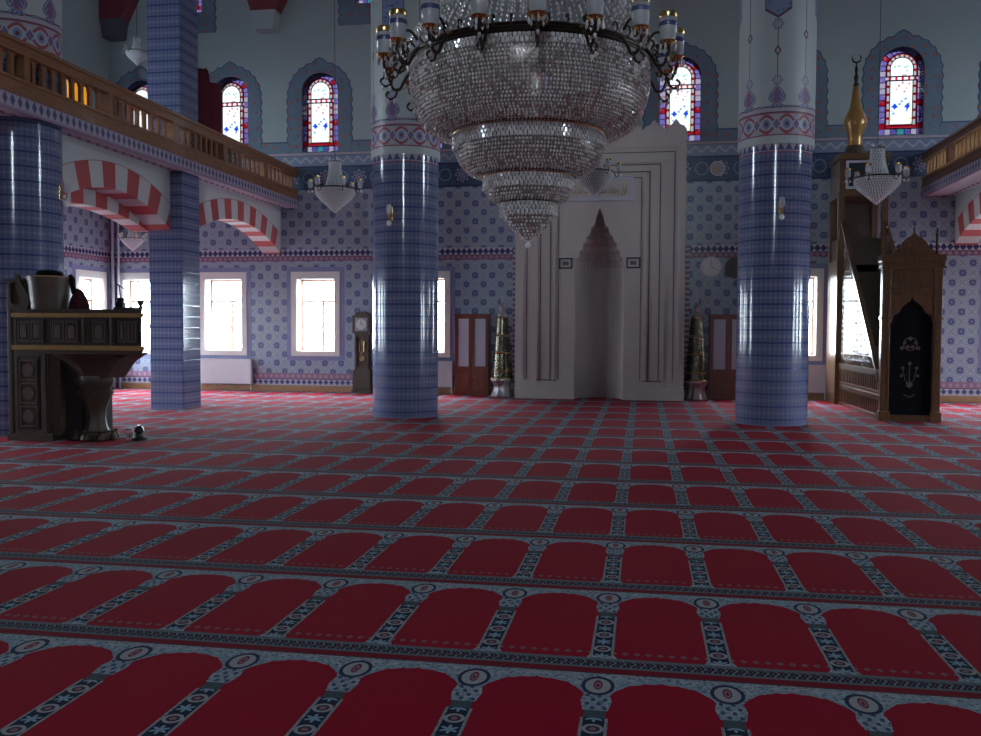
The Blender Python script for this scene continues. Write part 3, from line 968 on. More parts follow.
# ------------------------------------------------------------------ mihrab
mih = thing('mihrab', 'tall pale marble prayer niche with crenellated top in the qibla wall', 'mihrab', (XC, 19.9, 0))
def mihrab():
    L, R_ = -1.85, 1.83
    TOP = 5.82
    # niche opening outline (local x, z)
    hw = .53
    side = [(hw, 0), (hw, 2.78), (.50, 2.95), (.50, 3.08), (.44, 3.12), (.44, 3.24), (.37, 3.28), (.37, 3.40), (.30, 3.46), (.29, 3.56), (.21, 3.62), (.19, 3.74), (.12, 3.80), (.08, 3.96), (.0, 4.18)]
    opening = side + [(-a, b) for a, b in reversed(side[:-1])]
    top = []
    n = 8
    wd = (R_ - L) / n
    for k in range(n):
        x1 = R_ - wd * k
        for fx, fz in ((0, .0), (.12, .10), (.30, .14), (.5, .30), (.70, .14), (.88, .10)):
            top.append((x1 - wd * fx, TOP + fz * .75))
    top.append((L, TOP))
    # outline with the niche cut from the floor
    out = [(L, 0)] + [(-a, b) for a, b in side] + [(a, b) for a, b in reversed(side[:-1])] + [(R_, 0)] + top
    MB().prism(out, 0, 1.0, 'xz').build('marble_slab', 'marble', mih)
    # niche: five-sided recess with stepped muqarnas tiers above
    mb = MB()
    poly = [(-hw * math.cos(k_ * PI / 18), .02 + .60 * math.sin(k_ * PI / 18)) for k_ in range(19)]
    vs = []; fs = []
    for z in (0, 2.9):
        for p in poly: vs.append((p[0], p[1], z))
    k = len(poly)
    for i in range(k - 1): fs.append((i, i + 1, i + 1 + k, i + k))
    mb.add(vs, fs)
    vs = []; fs = []
    tiers = [(1.0, 2.9), (.94, 3.08), (.84, 3.26), (.72, 3.42), (.57, 3.58), (.42, 3.76), (.25, 3.96), (.03, 4.22)]
    ms = MB()
    for j in range(len(tiers) - 1):
        s0, z0 = tiers[j]; s1, z1 = tiers[j + 1]
        a = [(p[0] * s0, .02 + (p[1] - .02) * s0) for p in poly]; b = [(p[0] * s1, .02 + (p[1] - .02) * s1) for p in poly]
        # vertical face then ledge, made of small cells
        N = 18
        def along(P, t):
            t *= len(P) - 1; i = min(int(t), len(P) - 2); u = t - i
            return (P[i][0] * (1 - u) + P[i + 1][0] * u, P[i][1] * (1 - u) + P[i + 1][1] * u)
        for c in range(N):
            t0, t1, tm = c / N, (c + 1) / N, (c + .5) / N
            p0, p1, pm = along(a, t0), along(a, t1), along(a, tm)
            q0, q1, qm = along(b, t0), along(b, t1), along(b, tm)
            zi = z1 - .02
            pmx = (pm[0] * 1.03, pm[1] * 1.03 + .02)
            ms.add([(p0[0], p0[1], z0), (pmx[0], pmx[1], z0), (p1[0], p1[1], z0), (p1[0], p1[1], zi - .05), (pm[0], pm[1], zi), (p0[0], p0[1], zi - .05),
                    (q0[0], q0[1], z1), (qm[0], qm[1], z1), (q1[0], q1[1], z1)],
                   [(0, 1, 4, 5), (1, 2, 3, 4), (5, 4, 7, 6), (4, 3, 8, 7)])
    mb.build('niche', 'marble', mih, 60)
    ms.build('muqarnas', 'marble', mih)
    # raised rectangular mouldings round the niche
    def frame(x0, x1, z0, z1, w, d, mat='marble', nm='molding'):
        MB().prism(rect(x0, x1, z0, z1), -d, 0, 'xz', [rect(x0 + w, x1 - w, z0 + w, z1 - w)]).build(nm, mat, mih)
    def sideframe(x0, x1, z0, z1, w, d, mat):
        m = MB()
        m.box(x0, x0 + w, -d, 0, z0, z1).box(x1 - w, x1, -d, 0, z0, z1).box(x0, x1, -d, 0, z1 - w, z1)
        return m
    # nested portals: outer ones reach near the floor, inner ones above the base
    for x0, z1, w, d, mt in ((-1.72, 5.50, .05, .035, 'marble'), (-1.60, 5.36, .02, .012, 'marble_groove'), (-1.40, 5.18, .05, .035, 'marble'), (-1.30, 5.10, .025, .012, 'marble_groove'),
                             (-1.08, 4.95, .025, .012, 'marble_groove'), (-1.02, 4.90, .05, .035, 'marble'), (-.90, 4.82, .018, .010, 'marble_groove')):
        sideframe(x0, -x0, .42, z1, w, d, mt).build('molding', mt, mih)
    for s in (-1, 1):
        a, b = sorted((s * 1.37, s * .94))
        MB().box(a, b, -.014, 0, .40, .43).build('molding', 'marble_groove', mih)
        a, b = sorted((s * 1.84, s * .53))
        MB().box(a, b, -.05, 0, 0, .24).build('plinth', 'marble', mih)
    # inscription panel
    MB().prism(rect(-.72, .72, 4.33, 4.83), -.03, 0, 'xz', [rect(-.66, .66, 4.39, 4.77)]).build('inscription_frame', 'white_panel', mih)
    MB().box(-.66, .66, -.012, 0, 4.39, 4.77).build('inscription_panel', 'marble', mih)
mihrab()

def text_mesh(body, size, mat, parent, loc, rot, name, extrude=.006, offset=0.0, sx=1, w=None):
    cu = bpy.data.curves.new(name, 'FONT'); cu.body = body; cu.size = size; cu.extrude = extrude
    cu.align_x = 'CENTER'; cu.align_y = 'CENTER'; cu.offset = offset; cu.resolution_u = 4
    o = bpy.data.objects.new(name, cu); COL.objects.link(o)
    dg = bpy.context.evaluated_depsgraph_get(); dg.update()
    me = bpy.data.meshes.new_from_object(o.evaluated_get(dg))
    bpy.data.objects.remove(o); bpy.data.curves.remove(cu)
    me.materials.clear(); me.materials.append(M[mat])
    if w and len(me.vertices):
        xs_ = [v.co.x for v in me.vertices]; k = w / max(1e-4, max(xs_) - min(xs_))
        for v in me.vertices: v.co.x *= k
    r = bpy.data.objects.new(name, me); COL.objects.link(r); r.parent = parent
    r.location = loc; r.rotation_euler = rot
    return r
# qibla verse in presentation forms, laid out right to left
verse = '\uFED3\uFEEE\uFEDD \uFEED\uFE9F\uFEEC\uFEDA \uFEB7\uFEC4\uFEAE \uFE8D\uFEDF\uFEE4\uFEB4\uFEA0\uFEAA \uFE8D\uFEDF\uFEA4\uFEAE\uFE8D\uFEE1'
text_mesh(verse[::-1], .26, 'script_gold', mih, (0, -.014, 4.57), (PI / 2, 0, 0), 'inscription', .004, w=1.16)

def plaque(x, label):
    t = thing('plaque', label, 'plaque', (x, 19.895, 2.98))
    MB().prism(rect(-.15, .15, -.12, .12), -.03, 0, 'xz', [rect(-.115, .115, -.085, .085)]).build('frame', 'black_plastic', t)
    MB().box(-.115, .115, -.014, 0, -.085, .085).build('mount', 'marble', t)
    MB().box(-.065, .065, -.020, -.014, -.04, .04).build('panel', 'grey_dark', t)
plaque(XC - .735, 'small black framed square plaque on the marble left of the niche')
plaque(XC + .73, 'small black framed square plaque on the marble right of the niche')

# ------------------------------------------------------------------ tall metal candle towers
def candle_tower(x, y, label):
    t = thing('ornate_tower', label, 'candle stand', (x, y, 0))
    MB().lathe([(.24, 0), (.25, .03), (.20, .10), (.175, .2), (.19, .30), (.25, .38), (.25, .42)], n=40, flute=.07, nf=10).build('fluted_base', 'silver', t, 30, label='silver fluted base')
    def tier(z0, z1, r0, r1, nm='tier'):
        m = MB()
        m.lathe([(r0, z0), (r0 * .98, z0 + .02), (r1, z1)], n=24)
        k = int(2 * PI * r0 / .055)
        rows = int((z1 - z0) / .055)
        for j in range(rows):
            zz = z0 + (j + .5) * (z1 - z0) / rows; rr = r0 + (r1 - r0) * (j + .5) / rows
            for i in range(k):
                a = 2 * PI * (i + .5 * (j % 2)) / k
                cx, cy = rr * math.cos(a), rr * math.sin(a)
                q = .017
                m.add([(cx + q * math.cos(a), cy + q * math.sin(a), zz), (cx - q * math.sin(a), cy + q * math.cos(a), zz), (cx + q * math.sin(a), cy - q * math.cos(a), zz), (cx, cy, zz + q), (cx, cy, zz - q)],
                      [(0, 1, 3), (0, 3, 2), (0, 4, 1), (0, 2, 4)])
        m.build(nm, 'bead_metal', t)
    for z0, z1, r0, r1 in ((.44, .98, .225, .185), (1.02, 1.36, .175, .160), (1.42, 1.78, .145, .12)):
        tier(z0, z1, r0, r1)
    for z, r in ((.43, .24), (.60, .225), (1.00, .20), (1.39, .165), (1.80, .13)):
        MB().ring(r, .018, (0, 0, z), 32, 6).build('gold_band', 'brass', t)
    MB().lathe([(.115, 1.80), (.10, 1.86), (.04, 1.92), (.05, 1.97), (.075, 2.02), (.05, 2.08), (.02, 2.12), (.035, 2.17), (.012, 2.22), (.004, 2.34)], n=16).build('finial', 'silver', t, 40)
g = G('bead_metal')
gi = g.nt.nodes.new('ShaderNodeNewGeometry'); rn = V(g, gi.outputs['Random Per Island'])
M['bead_metal'] = g.bsdf(g.layers((.05, .045, .035), (rn > .55, (.16, .14, .10)), (rn > .80, (.75, .62, .35)), (rn > .92, (.9, .9, .85))), .22, metal=.85)
candle_tower(-3.135, 20.2, 'ornate dark metal tower on silver base left of the mihrab')
candle_tower(1.16, 20.2, 'ornate dark metal tower on silver base right of the mihrab')

# ------------------------------------------------------------------ cabinets
def cabinet(x, label):
    w = .80
    t = thing('cabinet', label, 'cabinet', (x, 20.50, 0))
    MB().box(-w / 2, w / 2, .02, .38, 0, 1.84, .005).box(-w / 2 - .02, w / 2 + .02, -.02, .39, 1.84, 1.88, .005).build('body', 'cabinet_wood', t)
    for s in (-1, 1):
        x0, x1 = sorted((s * .012, s * (w / 2 - .02)))
        d = MB().prism(rect(x0, x1, .62, 1.82), -.012, .02, 'xz', [rect(x0 + .065, x1 - .05, .67, 1.77)]).build('upper_door', 'cabinet_wood', t)
        MB().box(x0 + .06, x1 - .045, 0, .015, .665, 1.775).build('door_panel', 'white_panel', d, label='white panel')
        d = MB().box(x0, x1, -.008, .02, .10, .59, .004).box(x0 + .06, x1 - .06, -.016, 0, .16, .53, .005).build('lower_door', 'cabinet_wood', t)
        MB().lathe([(.012, 0), (.008, .015), (.018, .03), (.0, .04)], n=10).build('knob', 'brass', d, 40).location = (s * .04, -.012, .34)
        d.children
cabinet(-3.90, 'low wooden cabinet with two white panels left of the mihrab')
cabinet(1.86, 'low wooden cabinet with two white panels half behind the right column')

# ------------------------------------------------------------------ grandfather clock
def gclock():
    t = thing('grandfather_clock', 'dark wooden grandfather clock against the tiled wall left of the column', 'clock', (-6.58, 20.62, 0))
    MB().box(-.24, .24, -.02, .22, 0, .08, .01).box(-.22, .22, 0, .22, .08, .55, .01).build('base', 'dark_wood', t)
    m = MB().box(-.17, .17, .06, .22, .55, 1.42).box(-.17, -.12, .02, .06, .55, 1.42).box(.12, .17, .02, .06, .55, 1.42).box(-.12, .12, .02, .06, .55, .62).box(-.12, .12, .02, .06, 1.34, 1.42)
    m.build('trunk', 'dark_wood', t)
    out = [(-.22, 1.42), (.22, 1.42), (.22, 1.80), (.24, 1.84)] + arc(0, 1.74, .20, .5, PI - .5, 10) + [(-.24, 1.84), (-.22, 1.80)]
    h = MB().prism(out, 0, .22, 'xz').build('hood', 'dark_wood', t)
    MB().box(-.15, .15, -.012, 0, 1.47, 1.79, .002).build('clock_face', 'roundel_cream', t)
    MB().disc((0, -.016, 1.63), .12, .006).ring(.12, .008, (0, -.016, 1.63), 24, 5, 'y').build('dial', 'clock_face', t)
    MB().box(-.006, .006, -.024, -.018, 1.63, 1.72).box(0, .06, -.024, -.018, 1.62, 1.632).build('hand', 'black_plastic', t)
    MB().tube([(0, .045, 1.33), (0, .045, .86)], .006, 6).disc((0, .035, .83), .065, .015).build('pendulum', 'brass', t)
    for s in (-1, 1):
        MB().lathe([(.018, 0), (.018, .25)], (s * .06, .045, .98), 10).build('weight', 'brass', t)
gclock()

# wall clocks
def wall_clock(x, z, r, face, rim, label):
    t = thing('wall_clock', label, 'clock', (x, YW, z))
    MB().disc((0, -.04, 0), r, .04, 'y', 40).build('case', rim, t)
    MB().disc((0, -.048, 0), r * .88, .01, 'y', 40).build('face', face, t)
    m = MB().box(-.006, .006, -.055, -.049, 0, r * .6)
    m.add([(0, -.056, .005), (r * .45, -.056, -r * .3), (r * .45, -.056, -r * .3 + .02), (0, -.056, .02)], [(0, 1, 2, 3)])
    for k in range(12):
        a = PI * k / 6
        c, s = math.cos(a), math.sin(a)
        m.box(r * .75 * c - .008, r * .75 * c + .008, -.052, -.048, r * .75 * s - .008, r * .75 * s + .008)
    m.build('hands_and_marks', 'grey_dark', t)
wall_clock(1.49, 2.95, .235, 'clock_face', 'white_panel', 'round white wall clock between the mihrab and the right column')
wall_clock(2.02, 2.93, .235, 'dark_wood', 'dark_wood', 'dark round wall clock half hidden by the right column')
t = thing('roundel', 'small cream calligraphy roundel on the dark tile band right of the mihrab', 'roundel', (1.60, YW, 5.14))
MB().disc((0, -.012, 0), .155, .012, 'y', 32).build('disc', 'roundel_cream', t)
MB().ring(.155, .01, (0, -.012, 0), 32, 5, 'y').build('rim', 'white_panel', t)
text_mesh('\uFDF2', .22, 'gold_paint', t, (0, -.014, 0), (PI / 2, 0, 0), 'calligraphy', .003, w=.2)

# ------------------------------------------------------------------ radiators
def radiator(x0, x1, label, y=YW - .14):
    t = thing('radiator', label, 'radiator', ((x0 + x1) / 2, y, 0), 0, 'white radiators under the windows')
    w = (x1 - x0) / 2
    m = MB().box(-w, w, 0, .03, .17, .77, .006).box(-w, w, .07, .10, .17, .77, .006).box(-w, w, .0, .10, .75, .775)
    n = int(2 * w / .06)
    for k in range(n):
        xx = -w + (k + .5) * 2 * w / n
        m.box(xx - .012, xx + .012, -.006, 0, .2, .74)
    m.build('panel', 'radiator_enamel', t)
    MB().tube([(w - .03, .05, .2), (w - .03, .05, .0)], .012, 8).tube([(-w + .03, .05, .2), (-w + .03, .05, 0)], .012, 8).build('pipe', 'radiator_enamel', t)
    MB().lathe([(.022, 0), (.022, .06)], (w + .01, .05, .62), 10).build('valve', 'white_panel', t)
radiator(-10.8, -9.42, 'white radiator under the window right of the square pillar')
radiator(-5.9, -4.40, 'white radiator mostly behind the left round column')
radiator(2.6, 4.0, 'white radiator between the right round column and the minbar')
t = tag(MB().tube([(XL + .12, 20.78, 0), (XL + .12, 20.78, 4.43)], .035, 10).build('heating_pipe', 'pipe_paint'), 'pale vertical pipe in the left corner of the qibla wall', 'pipe')
t = tag(MB().tube([(XL + .26, 20.80, 0), (XL + .26, 20.80, 4.43)], .03, 10).build('heating_pipe', 'pipe_paint'), 'second thinner pale pipe beside the corner pipe', 'pipe')

# ------------------------------------------------------------------ sconces on the columns
def sconce(x, y, z, rz, label):
    t = thing('wall_sconce', label, 'wall lamp', (x, y, z), rz, None)
    MB().box(-.035, .035, -.015, .01, -.02, .20, .004).build('back_plate', 'brass', t)
    MB().tube([(0, -.01, .02), (0, -.07, -.02), (0, -.10, .03), (0, -.10, .07)], .010, 8).build('arm', 'brass', t)
    MB().lathe([(.02, 0), (.045, .03), (.05, .10), (.035, .16)], (0, -.10, .07), 14).build('lamp_shade', 'lamp_glass', t, 40)
    MB().lathe([(.0, 0), (.035, .02), (.045, .055), (.03, .09), (0, .10)], (0, -.09, -.13), 14).build('globe', 'clear_bulb', t, 40)
simple('clear_bulb', (.75, .76, .74), .15, vary=.05)
sconce(-4.22, 15.45 - .575, 3.38, -.12, 'small brass wall lamp on the left round column')
sconce(2.13, 15.50 - .575, 3.39, 0, 'small brass wall lamp on the right round column')
sconce(-8.93 + .56, 11.86 + .13, 3.40, 1.80, 'small brass wall lamp on the column at the left edge')

# ------------------------------------------------------------------ pulpit
def pulpit():
    X0 = -8.38
    t = thing('pulpit', 'dark carved wooden preaching pulpit in front of the left column', 'pulpit', (X0, 10.9, 0))
    # local x 0 .. 1.93 ; front at y=0, depth .85 (the column stands behind the left post)
    D = .35
    W_ = 1.92
    MB().box(-.06, .34, .0, D, 0, .08).box(-.04, .02, 0, D, .08, 2.12, .01).build('post', 'dark_wood', t)
    MB().box(-.08, .30, -.02, D, 2.13, 2.17, .004).box(0, .22, .05, D, 1.78, 2.13, .004).build('shelf_back', 'dark_wood', t)
    # box with panels
    D2 = .95
    def plan(g_=0): return [(.06, -g_), (W_ + g_, -g_), (W_ - .60 + g_, D2 + g_), (.85, D2 + g_), (.85, D), (.06, D)]
    MB().prism(plan(), 1.22, 1.75, 'xy').build('platform_box', 'dark_wood', t)
    MB().box(.04, W_ + .03, -.03, .0, 1.66, 1.715, .004).build('upper_molding', 'gold_molding', t, label='honey coloured upper molding')
    MB().box(.04, W_ + .03, -.03, .0, 1.225, 1.285, .004).build('lower_molding', 'gold_molding', t, label='honey coloured lower molding')
    MB().prism(plan(.03), 1.735, 1.765, 'xy').build('platform_top', 'dark_wood', t)
    MB().prism(plan(.015), 1.17, 1.22, 'xy').build('platform_base', 'dark_wood', t)
    # front panels : pairs of small framed squares
    def sq_panel(x0, x1, z0, z1, oct_=False):
        m = MB().prism(rect(x0, x1, z0, z1), -.018, 0, 'xz', [rect(x0 + .02, x1 - .02, z0 + .02, z1 - .02)])
        xc, zc = (x0 + x1) / 2, (z0 + z1) / 2
        a, b = (x1 - x0) / 2 - .045, (z1 - z0) / 2 - .045
        if oct_:
            r = min(a, b)
            pts = [(xc + r * math.cos(PI / 8 + k * PI / 4), zc + r * math.sin(PI / 8 + k * PI / 4)) for k in range(8)]
            m.prism(pts, -.022, 0, 'xz')
        else:
            m.box(xc - a, xc + a, -.02, 0, zc - b, zc + b, .006)
        m.build('carved_panel', 'pulpit_panel', t)
    for gx in (.09, .60):
        MB().prism(rect(gx, gx + .44, 1.30, 1.64), -.012, 0, 'xz', [rect(gx + .02, gx + .42, 1.32, 1.62)]).build('panel_frame', 'pulpit_groove', t)
        sq_panel(gx + .035, gx + .21, 1.335, 1.605); sq_panel(gx + .23, gx + .405, 1.335, 1.605)
    for gx, gw in ((1.18, .27), (1.55, .34)):
        MB().prism(rect(gx, gx + gw, 1.30, 1.64), -.012, 0, 'xz', [rect(gx + .02, gx + gw - .02, 1.32, 1.62)]).build('panel_frame', 'pulpit_groove', t)
        if gw < .3: sq_panel(gx + .04, gx + gw - .04, 1.335, 1.605)
        else: sq_panel(gx + .035, gx + gw / 2 - .01, 1.335, 1.605); sq_panel(gx + gw / 2 + .01, gx + gw - .035, 1.335, 1.605)
    for x in (1.09, 1.495):
        MB().box(x - .02, x + .02, -.022, 0, 1.285, 1.66, .004).build('stile', 'dark_wood', t)
    # lower left cupboard
    MB().box(.06, .56, 0, D, .08, 1.18).build('cupboard', 'dark_wood', t)
    MB().box(.04, .62, -.02, D, 0, .10, .006).build('plinth', 'dark_wood', t)
    MB().prism(rect(.10, .44, .16, 1.14), -.012, 0, 'xz', [rect(.12, .42, .18, 1.12)]).build('panel_frame', 'pulpit_groove', t)
    for k in range(3): sq_panel(.135, .405, .19 + k * .31, .19 + k * .31 + .28, True)
    MB().box(.47, .53, -.02, .0, .10, 1.17, .004).build('stile', 'dark_wood', t)
    MB().box(.56, .72, .02, D, .08, 1.18).build('side_post', 'dark_wood', t)
    MB().box(.72, .95, .14, D2 - .1, 0.0, 1.18).build('inner_panel', 'pulpit_groove', t)
    # curved corbel and turned pedestal
    pc = (1.05, .30)
    MB().lathe([(.22, 0), (.24, .04), (.24, .10), (.17, .13), (.145, .2), (.13, .30), (.14, .42), (.18, .54), (.225, .62), (.235, .66), (.20, .69), (.22, .73), (.25, .78), (.26, .84), (.25, .88), (.28, .93), (.32, 1.0), (.38, 1.07), (.46, 1.13), (.52, 1.18)], (pc[0], pc[1], 0), 20, .04, 8).build('pedestal', 'dark_wood', t, 30)
    MB().prism([(.78, 1.18), (1.66, 1.18), (1.56, 1.12), (1.48, 1.07), (1.42, 1.0), (1.37, .93), (1.30, .84), (.9, .84)], .12, .60, 'xz').build('bracket', 'dark_wood', t)
    for a in (0, 1, 2, 3, 4, 5, 6, 7):
        an = a * PI / 4
        MB().lathe([(.03, 0), (.055, .03), (.05, .07), (.02, .10), (.035, .13), (.0, .15)], (pc[0] + .25 * math.cos(an), pc[1] + .25 * math.sin(an), 0), 10).build('foot', 'dark_wood', t, 40)
    # rounded seat back on top
    vs = []; n = 16
    m = MB()
    cx, cy = .42, .18
    pr = []
    for rr, zz in ((.25, 1.765), (.255, 1.80), (.265, 1.9), (.28, 2.12), (.295, 2.17), (.295, 2.20)):
        pr.append((rr, zz))
    m.lathe(pr, (cx + .06, cy, 0), 28)
    m.build('drum_seat', 'pulpit_panel', t, 40, label='rounded drum shaped seat back')
    MB().ring(.285, .012, (cx + .06, cy, 2.20), 32, 6).build('seat_trim', 'gold_molding', t)
    MB().ring(.275, .008, (cx + .06, cy, 2.13), 32, 6).build('seat_trim', 'gold_molding', t)
    sc = [(.10, 1.765), (.38, 1.765), (.41, 1.82), (.42, 1.92), (.38, 2.0), (.30, 2.12), (.27, 2.22), (.22, 2.24), (.22, 2.1), (.24, 2.0), (.30, 1.93), (.28, 1.84), (.2, 1.82), (.14, 1.86)]
    MB().prism([(q_[0] - .10, q_[1]) for q_ in sc], -.04, .0, 'xz').build('scroll_arm', 'dark_wood', t)
    return t
simple('pulpit_panel', (.105, .075, .062), .38, vary=.25, scale=18)
simple('pulpit_groove', (.012, .009, .009), .6, vary=.2)
pulpit()
PX, PY, PZ = -8.38, 10.9, 1.765
t = thing('draped_cloth', 'dark cloth draped beside the drum seat on the pulpit', 'cloth', (PX + .86, PY + .20, PZ + .002))
MB().lathe([(.13, 0), (.125, .06), (.10, .15), (.05, .24), (.02, .28)], (.04, 0, 0), 18, .10, 5).build('cloth_body', 'red_cloth_dark', t, 60)
MB().tube([(-.02, 0, .22), (-.06, 0, .30), (-.07, 0, .40), (-.10, 0, .46)], [.05, .03, .045, .03], 8).build('cloth_fold', 'black_cloth', t, 60)
t = thing('cushion', 'dark cushion lying on top of the drum seat', 'cushion', (PX + .47, PY + .18, PZ + .445))
MB().lathe([(.0, 0), (.15, .005), (.18, .03), (.15, .07), (.05, .085), (0, .087)], n=20).build('cushion_body', 'black_cloth', t, 60)
t = thing('microphone', 'gooseneck microphone on the pulpit top in front of the window', 'microphone', (PX + 1.50, PY + .20, PZ))
MB().box(-.05, .05, -.04, .04, 0, .10, .008).lathe([(.04, .10), (.05, .14), (.035, .16)], n=12).build('base', 'black_plastic', t)
MB().tube([(0, 0, .14), (-.01, 0, .25), (-.02, 0, .32)], .006, 6).build('gooseneck', 'black_plastic', t)
MB().tube([(-.05, 0, .34), (.02, 0, .30), (.10, 0, .24)], [.012, .008, .006], 8).build('boom', 'black_plastic', t)
t = tag(MB().lathe([(.03, 0), (.032, .02), (.02, .04), (.04, .08), (.042, .12), (.036, .12), (.03, .07), (0, .05)], n=14).build('goblet', 'dark_wood', None, 40), 'small dark goblet at the right corner of the pulpit top', 'cup')
t.location = (PX + 1.86, PY + .08, PZ)
t = tag(MB().box(-.14, .14, -.09, .09, 0, .028, .005).build('book', 'black_plastic', None), 'dark closed book lying on the pulpit top beside the goblet', 'book')
t.location = (PX + 1.64, PY + .12, PZ)
t = thing('floor_ornament', 'small dark object with shiny fittings on the carpet beside the pulpit foot', 'ornament', (PX + 1.64, PY + .38, 0))
MB().lathe([(.10, 0), (.10, .03), (.05, .05), (.04, .09), (.065, .12), (.05, .17), (.02, .2)], n=14).build('body', 'black_plastic', t, 40)
MB().ring(.055, .010, (-.12, -.05, .10), 16, 6, 'y').ring(.045, .010, (-.10, -.06, .035), 16, 6, 'y').build('fittings', 'silver', t)

# ------------------------------------------------------------------ minbar
def minbar():
    t = thing('minbar', 'tall carved wooden minbar with dark curtain door and golden spire', 'minbar', (4.0, 16.25, 0))
    WX = .96
    # portal
    for x0 in (0, WX - .14):
        MB().box(x0, x0 + .14, 0, .14, 0, 2.66, .01).box(x0 - .02, x0 + .16, -.02, .16, 0, .16, .01).box(x0 - .015, x0 + .155, -.015, .15, 1.72, 1.78, .006).build('portal_post', 'minbar_wood', t)
    arch = [(.14, 1.66), (.17, 1.68), (.20, 1.79), (.28, 1.84), (.34, 1.95), (.40, 2.0), (.46, 2.04), (.49, 2.12), (.52, 2.04), (.58, 2.0), (.64, 1.95), (.70, 1.84), (.78, 1.79), (.81, 1.68), (.84, 1.66)]
    MB().prism(arch + [(.84, 2.62), (.14, 2.62)], .02, .10, 'xz').build('arch_panel', 'minbar_wood', t)
    MB().box(.06, .92, -.012, .02, 2.27, 2.30).box(.14, .84, 0, .02, 2.13, 2.15).box(.10, .13, -.012, 0, .2, 2.27).box(.85, .88, -.012, 0, .2, 2.27).build('portal_molding', 'minbar_wood', t)
    MB().box(-.02, .98, -.04, .20, 2.62, 2.70, .01).box(-.035, .995, -.055, .22, 2.70, 2.82, .012).box(-.02, 1.0, -.03, .18, 2.58, 2.62).build('cornice', 'minbar_wood', t)
    dome = [(.16, 2.82), (.19, 2.90), (.26, 2.93), (.30, 3.02), (.38, 3.10), (.45, 3.14), (.49, 3.20), (.53, 3.14), (.60, 3.10), (.68, 3.02), (.72, 2.93), (.79, 2.90), (.84, 2.82)]
    MB().prism(dome, -.02, .06, 'xz').build('pediment', 'minbar_wood', t)
    MB().tube([(.49, .02, 3.18), (.49, .02, 3.28)], .012, 8).build('finial', 'dark_metal', t)
    MB().tube([(.49 + .05 * math.cos(a), .02, 3.33 + .05 * math.sin(a)) for a in [math.radians(130 + k * 28) for k in range(11)]], [.003, .007, .01, .012, .013, .013, .013, .012, .01, .007, .003], 6).build('crescent', 'silver', t)
    for x in (.0 + .06, WX - .10):
        MB().lathe([(.03, 0), (.022, .05), (.02, .30), (.028, .33), (.015, .36), (.02, .40), (.0, .46)], (x, .04, 2.82), 10).build('pole_finial', 'dark_metal', t, 40)
        MB().lathe([(0, 0), (.018, .018), (0, .036)], (x, .04, 3.27), 8).build('finial_tip', 'silver', t, 40)
    # curtain with embroidery
    c = MB().prism([(.14, .10), (.84, .10), (.84, 1.66)] + list(reversed(arch)) + [(.14, 1.66)][:0], .10, .12, 'xz').build('curtain', 'black_cloth', t, label='black curtain with faint embroidered flowers')
    m = MB()
    for cx, cz, r in ((.49, 1.40, .03), (.40, 1.33, .025), (.58, 1.33, .025), (.36, 1.24, .03), (.62, 1.24, .03), (.45, 1.26, .03), (.53, 1.26, .03), (.49, .98, .028), (.38, .90, .024), (.60, .90, .024), (.36, .77, .024), (.62, .77, .024), (.49, .62, .05)):
        for k in range(5):
            a = k * 2 * PI / 5
            m.disc((cx + r * .7 * math.cos(a), .093, cz + r * .7 * math.sin(a)), r * .45, .006, 'y', 8)
    m.tube([(.49, .095, .55), (.485, .095, .75), (.49, .095, .95)], .006, 5).tube([(.49, .095, .6), (.42, .095, .7), (.38, .095, .88)], .005, 5).tube([(.49, .095, .6), (.56, .095, .7), (.60, .095, .88)], .005, 5)
    m.ring(.11, .006, (.49, .095, 1.31), 24, 5, 'y').tube([(.40, .095, .45), (.49, .095, .40), (.58, .095, .45)], .008, 5)
    m.build('embroidery', 'embroidery', c)
    MB().box(.10, .88, .0, .12, 0, .10, .005).build('threshold', 'minbar_wood', t)
    # side walls (local y from .14 to 3.6)
    YE = 3.62
    slope = .95
    def rail_z(y): return .80 + slope * (y - .42)
    for sx, nm in ((.05, 'left'), (WX - .09, 'right')):
        o = 0
        b = MB()
        b.box(sx, sx + .04, .14, YE, 0, .84)
        for z0, z1 in ((.0, .07), (.36, .42), (.46, .49), (.78, .86)):
            b.box(sx - .02, sx + .05, .14, YE, z0, z1)
        side = b.build('side_base', 'minbar_wood', t)
        # two bands of small arcades
        k = 26
        for zz, hh in ((.09, .26), (.50, .27)):
            ar = MB()
            for i in range(k):
                y0 = .18 + i * (YE - .2) / k
                y1 = y0 + (YE - .2) / k * .42
                ar.box(sx - .018, sx, y0, y1, zz, zz + hh)
                ar.box(sx - .018, sx, y0, y0 + (YE - .2) / k, zz + hh - .03, zz + hh)
            ar.build('arcade_band', 'minbar_wood', side)
        # stair railing: triangular lattice panel below the sloping rail
        tri = [(.52, .86), (YE - .25, .86), (YE - .25, rail_z(YE - .25) - .05)]
        lat = MB()
        # strips clipped to the triangle: crossing diagonals and verticals
        yE = YE - .25
        zt = lambda y: rail_z(y) - .04
        n = 26
        for i in range(1, n):
            y = .52 + (yE - .52) * i / n
            if zt(y) > .9: lat.box(sx - .012, sx + .03, y - .010, y + .010, .86, zt(y))
        for i in range(1, 26):
            z = .86 + i * .11
            ys = (z + .04 - .80) / slope + .42
            if ys < yE - .05: lat.box(sx - .008, sx + .026, ys, yE, z - .010, z + .010)
        lat.box(sx + .012, sx + .02, yE - .04, yE, .86, zt(yE))
        lat.build('railing_lattice', 'minbar_gloss', side)
        MB().prism(tri, sx + .012, sx + .022, 'yz').build('railing_panel', 'minbar_gloss', side, label='glossy carved panel under the stair rail')
        # the rail
        y0r, y1r = .30, YE - .05
